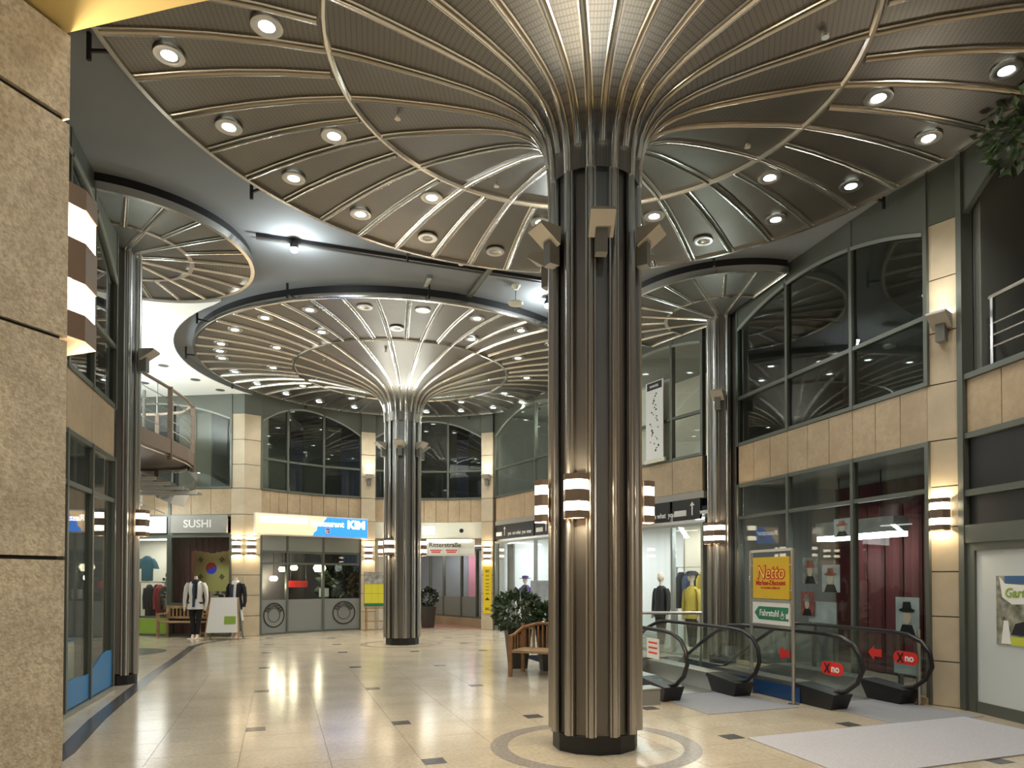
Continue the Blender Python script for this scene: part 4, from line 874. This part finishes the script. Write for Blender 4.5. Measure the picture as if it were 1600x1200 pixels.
sx0, sy0, sa = face(*pC1, .23, .02)
t = thing('yellow_sign', 'tall narrow yellow direction sign on the far pilaster', 'sign', (sx0, sy0, 0), sa + PI / 2)
MB().bx(-.14, .14, -.02, 0, .52, 2.0).build('board', 'yellow', t)
for z, s_ in ((1.85, 'BIZ'), (.66, 'BIZ')): text(s_, .1, 'text_black', t, 0, -.024, z, shear=.2)
for z in (1.70, 1.58, 1.46, 1.36, 1.26, 1.14): MB().bx(-.06, .06, -.023, -.02, z - .01, z + .01).build('print_line', 'text_black', t)
MB().prism([(-.09, .94), (.09, .94), (0, 1.02)], -.023, -.02).build('arrow_mark', 'text_black', t)

t = thing('passage_fill_lamp', 'added unseen fill lamp in the entrance passage behind the viewer', 'ceiling light', (.9, -.9, 3.08), 0)  # added lamp out of view, there to brighten the rough stone pillar
MB().lathe([(.001, -.08), (.14, -.07), (.17, -.02), (.17, 0)], 24).build('diffuser', 'lamp_warm', t, True); MB().lathe([(.17, -.02), (.2, -.02), (.2, 0)], 24).build('collar', 'white', t, True)
point(t, (0, 0, -.2), 75, (1, .95, .87), .15)

# ================================================================== GALLERY BALCONY AND STAIR
ed = [(-7.20, 11.9), (-7.35, 12.6), (-7.50, 13.5), (-7.55, 14.5), (-7.66, 15.4), (-7.85, 16.1), (-8.35, 16.65), (-9.1, 16.88), (-10.2, 16.9), (-11.5, 16.9), (-12.4, 16.9)]
bal = thing('gallery_balcony', 'curved upper gallery with steel railing behind the left column', 'balcony', (-7.2, 11.9, 0), 0)
def rel(p): return (p[0] + 7.2, p[1] - 11.9)
R_ = [rel(p) for p in ed]
MB().slab([rel((-12.4, 11.9))] + R_, 4.30, 4.46).build('deck', 'brown_panel', bal)
fa = MB()
for a, b in zip(R_[:-2], R_[1:-1]):
    d = Vector((b[0] - a[0], b[1] - a[1])).normalized(); n = Vector((d.y, -d.x)) * .05
    fa.slab([a, b, (b[0] + n.x, b[1] + n.y), (a[0] + n.x, a[1] + n.y)], 4.24, 4.54)
fa.build('fascia', 'brown_panel', bal)
MB().tube([(x, y, 5.62) for x, y in R_[:-2]], .035, 8).build('handrail', 'brown_panel', bal, True)
for z in (4.75, 4.95, 5.15, 5.38): MB().tube([(x, y, z) for x, y in R_[:6]], .01, 6).build('wire', 'steel_brushed', bal, True)
MB().tube([(x + .02, y, 4.19) for x, y in R_[:-2]], .016, 6).build('edge_strip', 'steel_brushed', bal, True)
for k in (3, 5, 7): MB().box(R_[k][0] + .02, R_[k][1], 4.87, .09, .05, 1.55, rz=.25).build('post', 'brown_panel', bal)
for k in (1.5, 2.5, 6): 
    i = int(k); x = (R_[i][0] + R_[i + 1][0]) / 2; y = (R_[i][1] + R_[i + 1][1]) / 2; MB().box(x - .5, y + .4, 5.0, .05, .05, 1.1).build('inner_post', 'frame_pale', bal)
st_ = thing('gallery_stair', 'dark open stair treads with pale edges under the gallery', 'stair', (-9.6, 14.6, 0), 0)
for k in range(7):
    z = 4.12 - k * .07; x = .15 * k; y = .33 * k
    tr = MB().bx(x - 1.2, x + .75, y, y + .26, z - .05, z).build('tread', 'dark_room', st_); MB().bx(x - 1.2, x + .75, y - .02, y, z - .06, z + .01).build('edge', 'white', tr)
pts = [(1.62, 1.55, 4.22), (1.55, 2.1, 4.05), (1.25, 2.6, 3.92), (.85, 2.75, 3.84), (.55, 2.6, 3.76), (.5, 2.3, 3.68)]
sg = MB()
for a, b in zip(pts[:-1], pts[1:]): sg.add([(a[0], a[1], a[2] - .09), (b[0], b[1], b[2] - .09), (b[0], b[1], b[2] + .09), (a[0], a[1], a[2] + .09), (a[0] + .03, a[1] + .03, a[2] - .09), (b[0] + .03, b[1] + .03, b[2] - .09), (b[0] + .03, b[1] + .03, b[2] + .09), (a[0] + .03, a[1] + .03, a[2] + .09)], [(0, 1, 2, 3), (7, 6, 5, 4), (0, 4, 5, 1), (2, 6, 7, 3)])
sg.build('stringer', 'frame_pale', st_, True)
A, B = Vector((-11.3, 17.25, 5.0)), Vector((-8.85, 17.6, 3.80)); dv_ = B - A; tilt = -math.atan2(dv_.z, math.hypot(dv_.x, dv_.y)); rzz = math.atan2(dv_.y, dv_.x); ln = dv_.length
up_ = thing('upper_escalator', 'sloping white underside of an escalator beneath the gallery', 'escalator', A, 0)
up_.rotation_euler = (0, tilt, rzz)
MB().bx(0, ln, -.3, .6, -.34, 0).build('truss', 'interior_white', up_)
for x in (.4, 1.9): o = MB().tube([(0, 0, 0), (0, 0, ZC - A.z + x * .53 - .04)], .02, 6).build('hanger', 'frame_pale', up_); o.location = (x, .5, 0); o.rotation_euler = (0, -tilt, 0)
for k in range(6): MB().bx(ln * k / 6 + .01, ln * (k + 1) / 6 - .01, -.33, -.3, 0, .14).build('side_panel', 'brown_panel', up_)
MB().bx(0, ln, -.36, -.33, -.02, .01).build('edge_rail', 'black', up_); MB().tube([(0, -.34, -.62), (ln, -.34, -.62)], .014, 6).build('lower_rail', 'steel_brushed', up_, True)

# ================================================================== MANNEQUINS
def mannequin(label, x, y, rz, coat, trousers, inner, scarf=None, head=False, hat=None, cape=None, skirt=None, base=True, k=1.0, z0=0.0, group=None):
    t = thing('mannequin', label, 'mannequin', (x, y, z0), rz, group)
    def lf(rings, name, m): MB().loft([(a * k, b * k, c * k, d * k, e * k) for a, b, c, d, e in rings], 14).build(name, m, t, True)
    if base: lf([(0, 0, 0, .19, .19), (0, 0, .015, .19, .19)], 'base_plate', 'skin_plaster')
    for s in (-1, 1):
        if skirt is None: lf([(.05 * s, 0, .10, .04, .045), (.06 * s, .01, .30, .055, .06), (.075 * s, 0, .50, .06, .065), (.085 * s, 0, .72, .085, .09), (.08 * s, 0, .92, .10, .11)], 'leg', trousers)
        else: lf([(.05 * s, 0, .10, .032, .035), (.06 * s, .01, .30, .05, .055), (.07 * s, 0, .55, .05, .055)], 'leg', 'skin_plaster')
        lf([(.05 * s, -.05, .015, .04, .09), (.05 * s, -.02, .06, .04, .07), (.05 * s, 0, .12, .036, .04)], 'foot', 'skin_plaster')
        lf([(.25 * s, -.03, .80, .035, .035), (.265 * s, 0, .95, .042, .045), (.25 * s, .01, 1.12, .05, .055), (.215 * s, .01, 1.30, .06, .065), (.16 * s, .01, 1.40, .06, .07)], 'sleeve', coat)
        lf([(.245 * s, -.06, .70, .018, .03), (.25 * s, -.045, .76, .028, .035), (.25 * s, -.03, .81, .028, .03)], 'hand', 'skin_plaster')
    if skirt: lf([(0, 0, .45, .20, .17), (0, 0, .70, .18, .15), (0, 0, .95, .14, .11)], 'skirt', skirt)
    lf([(0, 0, .74, .20, .15), (0, 0, .90, .175, .135), (0, 0, 1.05, .15, .115), (0, 0, 1.20, .175, .13), (0, .01, 1.34, .19, .12), (0, .01, 1.42, .13, .09), (0, .01, 1.46, .06, .06)], 'jacket', coat)
    lf([(0, -.035, .80, .075, .125), (0, -.035, 1.05, .06, .10), (0, -.04, 1.22, .075, .11), (0, -.03, 1.38, .06, .09)], 'shirt_front', inner)
    lf([(0, .01, 1.42, .05, .05), (0, 0, 1.50, .042, .045), (0, 0, 1.56, .04, .042)], 'neck', 'skin_plaster')
    if scarf: lf([(0, -.01, 1.38, .11, .10), (0, -.01, 1.43, .10, .09), (0, -.01, 1.48, .07, .07)], 'scarf', scarf); lf([(.04, -.12, 1.0, .03, .02), (.05, -.125, 1.2, .035, .025), (.05, -.10, 1.42, .03, .03)], 'scarf_end', scarf)
    if head:
        MB().ball(0, -.01 * k, 1.66 * k, .075 * k, .09 * k, .115 * k).build('head', 'skin_plaster', t, True); MB().loft([(0, -.105 * k, 1.625 * k, .012, .012), (0, -.11 * k, 1.645 * k, .014, .014), (0, -.095 * k, 1.69 * k, .008, .008)], 8).build('nose', 'skin_plaster', t, True)
    if hat: lf([(0, 0, 1.70, .19, .19), (0, 0, 1.715, .19, .19), (0, 0, 1.72, .11, .12), (0, 0, 1.79, .10, .11), (0, 0, 1.80, .05, .05)], 'hat', hat)
    if cape: lf([(0, 0, 1.10, .30, .20), (0, 0, 1.25, .28, .18), (0, .01, 1.40, .19, .13), (0, .01, 1.50, .08, .08)], 'cape', cape)
    return t
mannequin('headless mannequin in white and grey jacket with black trousers by the bench', -9.0, 18.74, .1, 'cloth_white', 'cloth_black', 'cloth_navy', scarf='cloth_black', k=1.08)
mannequin('headless mannequin in dark jacket and pale skirt beside the folding board', -8.02, 18.98, -.2, 'cloth_black', 'cloth_black', 'cloth_navy', scarf='cloth_white', skirt='cloth_white', k=1.06)
L, rz, ln = frame_of(CA, CB)
def in_c(s, d): return wpt(CA, rz, s, d)
p = in_c(1.0, .55); mannequin('mannequin in purple cape and dark hat in the boutique window', *p, rz + .5, 'cloth_black', 'cloth_black', 'cloth_white', head=True, hat='cloth_purple', cape='cloth_purple', group='boutique mannequins', k=.95)
p = in_c(7.15, .6); mannequin('mannequin in black outfit behind glass right of the big column', *p, rz, 'cloth_black', 'cloth_black', 'cloth_black', head=True, group='boutique mannequins')
p = in_c(8.0, .75); mannequin('mannequin in yellow jacket behind glass near the right column', *p, rz, 'cloth_yellow', 'cloth_black', 'cloth_yellow', head=True, hat='cloth_black', group='boutique mannequins')
t = thing('boutique_partition', 'white partition inside the boutique near the right column', 'partition', (L[0], L[1], 0), rz); MB().bx(8.25, 8.9, .95, 1.02, 0, 2.75).build('panel', 'interior_white', t); MB().bx(8.22, 8.25, .93, 1.04, 0, 2.78).build('edge', 'steel_brushed', t)
t = thing('boutique_backdrop', 'beige backdrop wall inside the boutique right of the big column', 'partition', (L[0], L[1], 0), rz); MB().bx(6.45, 8.15, 2.0, 2.06, 0, 2.9).build('panel', 'interior_wall', t); MB().bx(6.42, 6.45, 1.98, 2.08, 0, 2.9).build('edge', 'steel_brushed', t)
t = thing('boutique_screen', 'grey green screen panel at the left inside the boutique', 'partition', (L[0], L[1], 0), rz); MB().bx(.28, .62, .35, .4, 0, 2.7).build('panel', 'frost', t); MB().bx(.25, .28, .33, .42, 0, 2.75).build('edge', 'steel_brushed', t)
t = thing('garment_rail', 'garment rail with dark clothes inside the boutique right of the big column', 'rack', (L[0], L[1], 0), rz)
MB().tube([(6.6, 1.6, 0), (6.6, 1.6, 1.9), (7.9, 1.6, 1.9), (7.9, 1.6, 0)], .02, 8).build('frame', 'steel_brushed', t, True)
for q in range(5): MB().loft([(6.75 + q * .24, 1.6, .9, .07, .2), (6.75 + q * .24, 1.6, 1.6, .06, .2), (6.75 + q * .24, 1.6, 1.78, .03, .08)], 10).build('garment', ('cloth_black', 'cloth_navy', 'cloth_black', 'cloth_yellow', 'cloth_black')[q], t, True)
t = thing('notice_board', 'pale grey notice board on legs behind the planter', 'board', (.12, 15.9, 0), -.2); MB().bx(-.1, .75, -.02, .02, .88, 1.58).build('panel', 'portrait_blue', t); MB().bx(-.12, .77, -.025, .025, .84, .88).build('ledge', 'white', t)
for x in (-.06, .7): MB().bx(x - .02, x + .02, -.02, .02, 0, .86).build('leg', 'steel_brushed', t)

# ================================================================== CLOTHES SHOP WINDOW
L, rz = fS
def in_s(s, d): return wpt(SA, rz, s, d)
t = thing('hanging_shirt', 'teal short sleeved shirt on a bust at the top of the clothes window', 'clothing', (*in_s(1.32, .42), 0), rz)
MB().loft([(0, 0, 1.55, .17, .10), (0, 0, 1.85, .17, .11), (0, 0, 2.10, .20, .11), (0, 0, 2.22, .14, .09), (0, 0, 2.28, .06, .06)], 14).build('body', 'cloth_teal', t, True)
for s in (-1, 1): MB().loft([(.30 * s, 0, 1.90, .07, .07), (.22 * s, 0, 2.10, .07, .08), (.15 * s, 0, 2.2, .06, .07)], 10).build('sleeve', 'cloth_teal', t, True)
MB().tube([(0, 0, 1.53), (0, 0, 1.6)], .03, 8).build('stand', 'steel_brushed', t, True)
t = thing('shelf_board', 'narrow shelf under the teal shirt in the clothes window', 'shelf', (*in_s(1.35, .42), 0), rz); MB().bx(-.4, .5, -.12, .15, 1.50, 1.53).build('board', 'wood_light', t); MB().bx(-.38, -.34, .1, .14, .46, 1.5).build('support', 'steel_brushed', t); MB().bx(.45, .49, .1, .14, .46, 1.5).build('support', 'steel_brushed', t)
cols = ['cloth_black', 'cloth_black', 'cloth_red', 'cloth_black', 'cloth_red', 'cloth_black']
for q, m in enumerate(cols):
    t = thing('hanging_jacket', '%s jacket hanging in the clothes shop window, %s from the left' % ('red' if m == 'cloth_red' else 'black', ORD[q]), 'clothing', (*in_s(1.0 + q * .17, .95 + .1 * (q % 2)), .46), rz + 1.25, 'jackets in the clothes shop window')
    MB().loft([(0, 0, .02, .14, .06), (0, 0, .45, .13, .06), (0, 0, .80, .15, .06), (0, 0, .93, .10, .05), (0, 0, .98, .05, .04)], 12).build('body', m, t, True)
    for s in (-1, 1): MB().loft([(.17 * s, -.02, .25, .045, .045), (.17 * s, 0, .6, .05, .05), (.13 * s, 0, .88, .045, .05)], 8).build('sleeve', m, t, True)
    MB().tube([(0, 0, .97), (0, 0, 1.08)], .008, 6).build('hanger', 'steel_brushed', t)
t = thing('window_plant', 'trailing dried plant at the right of the clothes window', 'plant', (*in_s(2.05, .4), .46), rz); MB().tube([(0, 0, 0), (.05, 0, .6), (0, 0, 1.25)], .012, 6).build('stem', 'bark', t); o = foliage(.2, .15, .6, 160, .12, 9, 0, 0, .75, .1).build('foliage', 'leaf_dark', t); o['kind'] = 'stuff'
MB().loft([(0, 0, 0, .1, .1), (0, 0, .2, .13, .13)], 12).build('pot', 'pot', t, True)
t = thing('window_display_floor', 'raised display floor of the clothes shop window', 'platform', (L[0], L[1], 0), rz); MB().bx(.03, 2.2, .14, 1.5, 0, .42).build('body', 'cardboard', t); MB().bx(.03, 2.2, .14, 1.5, .42, .46).build('top', 'wood_light', t)
# sushi bar: curtain, flag banner
t = thing('bar_curtain', 'maroon drapes hanging in the sushi bar window', 'curtain', (L[0], L[1], 0), rz)
for q in range(9):
    x = 2.46 + q * .19; lo = .4 if q < 2 else 2.35 + .1 * abs(q - 5) / 4; MB().loft([(x, .35, lo, .1, .05), (x, .35, 2.8, .1, .05)], 8).build('fold', 'cloth_maroon', t, True)
t = thing('flag_banner', 'yellowish flag with red and blue disc in the sushi bar', 'flag', (*in_s(3.2, .75), 0), rz); MB().bx(-.62, .62, 0, .02, 1.25, 2.5).build('cloth', 'flag_yellow', t)
def half(a0, m, z=1.92, x=-.08, r=.17): MB().prism([(x + r * math.cos(a0 + k * PI / 16), z + r * math.sin(a0 + k * PI / 16)) for k in range(17)], -.006, 0).build('disc_half', m, t)
half(.4, 'letter_red'); half(.4 + PI, 'sign_navy')
for s in (-1, 1):
    for u in (-1, 1):
        for q in range(3): MB().box(-.08 + s * (.30 + .035 * q), -.004, 1.92 + u * (.22 + .03 * q), .13, .006, .025, ry=s * u * .9).build('trigram_bar', 'text_black', t)
MB().tube([(-.64, .01, 2.51), (.64, .01, 2.51)], .012, 8).build('rod', 'steel_brushed', t, True)
t = thing('bar_table', 'dark table with low plants inside the sushi bar window', 'table', (*in_s(3.4, 1.2), 0), rz); MB().bx(-.6, .6, -.25, .25, .78, .84).build('top', 'dark_floor', t)
for x in (-.5, .5): MB().bx(x - .03, x + .03, -.03, .03, 0, .78).build('leg', 'black', t)
o = foliage(.5, .15, .22, 60, .22, 4, .1, 0, 1.05, .1).build('plants', 'leaf_dark', t); o['kind'] = 'stuff'

# ================================================================== RESTAURANT INTERIOR
A, B = arc(152), arc(115.3); Lr, rzr, lnr = frame_of(A, B)
for s, d, z, lab in ((.55, .4, 1.62, 'low'), (.95, .7, 1.9, 'left'), (1.45, 1.0, 1.95, 'middle'), (2.3, 1.0, 1.95, 'right')):
    p = wpt(A, rzr, s, d); t = thing('paper_lantern', 'glowing paper lantern in the restaurant, %s' % {'low': 'lowest of four', 'left': 'left of the red board', 'middle': 'above the red board', 'right': 'large one on the right'}[lab], 'lamp', (*p, z), 0, 'restaurant lanterns')
    r = .2 if lab == 'right' else .12; MB().loft([(0, 0, -r * .6, r * .7, r * .7), (0, 0, 0, r, r), (0, 0, r * .6, r * .7, r * .7)], 14).build('shade', 'lamp_warm', t, True); MB().tube([(0, 0, r * .6), (0, 0, ZB0 - .1 - z)], .008, 6).build('cord', 'black', t); point(t, (0, 0, -r - .1), 14, (1, .85, .6), .1)
p = wpt(A, rzr, 1.5, .8); t = thing('red_board', 'red board hanging inside the restaurant', 'board', (*p, 1.35), rzr); MB().bx(-.3, .3, 0, .03, 0, .2).build('panel', 'arrow_red', t); MB().tube([(-.25, .015, .2), (-.25, .015, 1.95)], .006, 6).build('wire', 'black', t); MB().tube([(.25, .015, .2), (.25, .015, 1.95)], .006, 6).build('wire', 'black', t)
p = wpt(A, rzr, 2.2, .5); t = thing('menu_sheet', 'white menu sheet on a stand inside the restaurant door', 'sign', (*p, 0), rzr); MB().bx(-.16, .16, 0, .02, 1.05, 1.32).build('sheet', 'white', t); MB().tube([(0, .02, 0), (0, .02, 1.1)], .012, 6).build('stand', 'black', t)
for s, d, lab, sd in ((2.95, 1.35, 'tall dark palm on the right inside the restaurant', 11), (3.0, .5, 'bushy dark plant nearest the right door leaf of the restaurant', 12)):
    p = wpt(A, rzr, s, d); t = thing('restaurant_plant', lab, 'plant', (*p, 0), 0); MB().loft([(0, 0, 0, .14, .14), (0, 0, .4, .19, .19)], 14).build('pot', 'pot', t, True); MB().tube([(0, 0, .38), (.02, 0, 1.3)], .02, 6).build('stem', 'bark', t); o = foliage(.38, .3, .5, 160, .28, sd, 0, 0, 1.45, .05).build('foliage', 'leaf_dark', t); o['kind'] = 'stuff'
for s, d, lab in ((2.0, 1.3, 'left'), (2.9, 2.25, 'right')):
    p = wpt(A, rzr, s, d); t = thing('dining_table', 'dark dining table inside the restaurant, %s one' % lab, 'table', (*p, 0), rzr); MB().bx(-.4, .4, -.35, .35, .72, .76).build('top', 'wood', t)
    for x in (-.34, .34):
        for y in (-.29, .29): MB().bx(x - .025, x + .025, y - .025, y + .025, 0, .72).build('leg', 'wood', t)

# ================================================================== HALL FURNITURE
def planter(label, x, y, h, r, seed):
    t = thing('planter', label, 'plant', (x, y, 0), .2)
    MB().add([(sx * a, sy * a, z) for a, z in ((.15, 0), (.22, h)) for sx, sy in ((-1, -1), (1, -1), (1, 1), (-1, 1))], [(3, 2, 1, 0), (0, 1, 5, 4), (1, 2, 6, 5), (2, 3, 7, 6), (3, 0, 4, 7), (4, 5, 6, 7)]).build('pot', 'pot', t)
    MB().tube([(0, 0, h - .05), (.01, 0, h + .25)], .025, 6).build('stem', 'bark', t); o = foliage(r, r, r * .8, 520, .13, seed, 0, 0, h + r * .75, .55).build('foliage', 'leaf', t); o['kind'] = 'stuff'
planter('round leafy shrub in a tall dark pot beside the wooden armchair', -.22, 12.75, .72, .42, 21)
planter('leafy shrub in a dark pot half hidden by the big column', .36, 12.42, .72, .27, 22)
t = thing('planter', 'clipped round shrub in a dark pot inside the passage mouth', 'plant', (-3.35, 22.9, 0), .1); MB().loft([(0, 0, 0, .2, .2), (0, 0, .7, .27, .27)], 4).build('pot', 'pot', t); MB().tube([(0, 0, .65), (0, 0, .9)], .03, 6).build('stem', 'bark', t); o = foliage(.3, .3, .27, 300, .12, 23, 0, 0, 1.0, .5).build('foliage', 'leaf_dark', t); o['kind'] = 'stuff'
t = thing('wooden_armchair', 'slatted wooden armchair beside the planter', 'chair', (.12, 11.75, 0), -.35)
for x in (-.36, .36):
    for y in (-.3, .3): MB().bx(x - .028, x + .028, y - .028, y + .028, 0, .66 if y < 0 else .85).build('leg', 'wood', t)
MB().bx(-.36, .36, -.32, .30, .40, .44).build('seat', 'wood_light', t)
MB().tube([(-.38, -.34, .66), (-.40, 0, .68), (-.36, .28, .78), (-.1, .36, .85), (.1, .36, .85), (.36, .28, .78), (.40, 0, .68), (.38, -.34, .66)], .03, 8).build('top_rail', 'wood', t, True)
for k in range(9): x = -.32 + .08 * k; MB().bx(x - .012, x + .012, .29, .32, .44, .82 - .02 * abs(k - 4) / 2).build('slat', 'wood', t)
for s in (-1, 1):
    for k in range(4): y = -.2 + .13 * k; MB().bx(.37 * s - .01, .37 * s + .01, y - .012, y + .012, .44, .67).build('slat', 'wood', t)
p = (-9.62, 19.32); t = thing('wooden_bench', 'light wooden garden bench in front of the sushi bar', 'bench', (*p, 0), -.1)
for x in (-.6, .6):
    for y in (-.22, .22): MB().bx(x - .03, x + .03, y - .03, y + .03, 0, .62 if y < 0 else .85).build('leg', 'wood_light', t)
for k in range(4): MB().bx(-.62, .62, -.24 + k * .125, -.14 + k * .125, .40, .43).build('seat_slat', 'wood_light', t)
MB().bx(-.62, .62, .20, .24, .78, .86).build('back_rail', 'wood_light', t); MB().bx(-.62, .62, .20, .24, .50, .56).build('back_rail', 'wood_light', t)
for k in range(11): x = -.55 + .11 * k; MB().bx(x - .02, x + .02, .21, .23, .56, .78).build('back_slat', 'wood_light', t)
for s in (-1, 1): MB().bx(.6 * s - .035, .6 * s + .035, -.26, .24, .62, .66).build('armrest', 'wood_light', t)
t = thing('sandwich_board', 'white folding pavement board in front of the restaurant corner', 'board', (-8.12, 18.5, 0), .18)
for s, m in ((-1, 'white'), (1, 'frame_pale')):
    fr_ = MB(); fr_.add([(-.42, s * .28, .0), (.42, s * .28, .0), (.34, s * .02, 1.12), (-.34, s * .02, 1.12), (-.42, s * .28 + .02, .0), (.42, s * .28 + .02, .0), (.34, s * .02 + .02, 1.12), (-.34, s * .02 + .02, 1.12)], [])
    def lerp(x, tz): return (x * (.42 - .08 * tz), s * (.28 - .26 * tz), 1.12 * tz)
    q0, q1, q2, q3 = lerp(-1, .18), lerp(1, .18), lerp(1, 1), lerp(-1, 1); off = -.015 if s < 0 else .015
    MB().add([q0, q1, q2, q3] + [(a, b + off, c) for a, b, c in (q0, q1, q2, q3)], [(3, 2, 1, 0), (4, 5, 6, 7), (0, 1, 5, 4), (1, 2, 6, 5), (2, 3, 7, 6), (3, 0, 4, 7)]).build('panel', 'white' if s < 0 else 'frost', t)
    for x in (-1, 1): MB().tube([lerp(x, 0), lerp(x, 1)], .022, 6).build('leg', 'wood_light' if s < 0 else 'frame_pale', t)
    if s < 0:
        g0, g1, g2, g3 = lerp(.1, .38), lerp(.85, .38), lerp(.85, .56), lerp(.1, .56); MB().add([(a, b - .02, c) for a, b, c in (g0, g1, g2, g3)] + [(a, b - .024, c) for a, b, c in (g0, g1, g2, g3)], [(0, 1, 2, 3), (7, 6, 5, 4), (0, 4, 5, 1), (2, 6, 7, 3)]).build('green_patch', 'lime', t)
t = thing('menu_easel', 'yellow menu board on a wooden easel left of the far column', 'board', (-4.72, 21.2, 0), .15)
for x in (-.27, .27): MB().bx(x - .025, x + .025, -.02, .02, 0, .78).build('leg', 'wood_light', t); MB().bx(x - .025, x + .025, .25, .29, 0, .72).build('leg', 'wood_light', t)
for z in (.06, .32, .72): MB().bx(-.3, .3, -.02, .02, z - .02, z + .02).build('crossbar', 'wood_light', t)
MB().bx(-.33, .33, -.03, .03, .76, 1.82).build('frame', 'wood_light', t); MB().bx(-.31, .31, -.036, -.03, .78, .86).build('green_strip', 'sign_green', t); MB().bx(-.31, .31, -.036, -.03, 1.46, 1.80).build('picture_strip', 'portrait_grey', t)
for i in range(3):
    for j in range(2): MB().bx(-.305 + i * .205, -.105 + i * .205, -.036, -.03, .87 + j * .295, 1.155 + j * .295).build('menu_page', 'lemon', t)

# shelves behind the left shop window
L, rz, ln = frame_of(LA, LB)
for x0, x1, z1, lab in ((2.15, 2.7, .98, 'white display cabinet behind the left shop window, nearer the viewer'), (3.3, 3.75, .78, 'white display cabinet behind the left shop window, nearer the column')):
    t = thing('display_cabinet', lab, 'cabinet', L, rz); MB().bx(x0, x1, .35, .8, .06, z1).build('body', 'interior_white', t); MB().bx(x0 - .02, x1 + .02, .33, .82, z1, z1 + .03).build('top', 'sticker_blue', t); MB().bx(x0 + .04, x1 - .04, .38, .76, 0, .06).build('plinth', 'black', t); MB().bx(x0 + .03, x1 - .03, .335, .35, .12, z1 - .05).build('door', 'cream', t)
t = thing('shop_lamp', 'small pendant lamp behind the left shop window', 'lamp', L, rz); MB().lathe([(.001, 2.2), (.12, 2.12), (.03, 2.3), (.001, 2.3)], 16, 2.9, 1.2).build('shade', 'white', t, True); MB().tube([(2.9, 1.2, 2.3), (2.9, 1.2, 3.42)], .008, 6).build('cord', 'black', t); point(t, (2.9, 1.2, 2.0), 14, (1, .95, .85), .08)
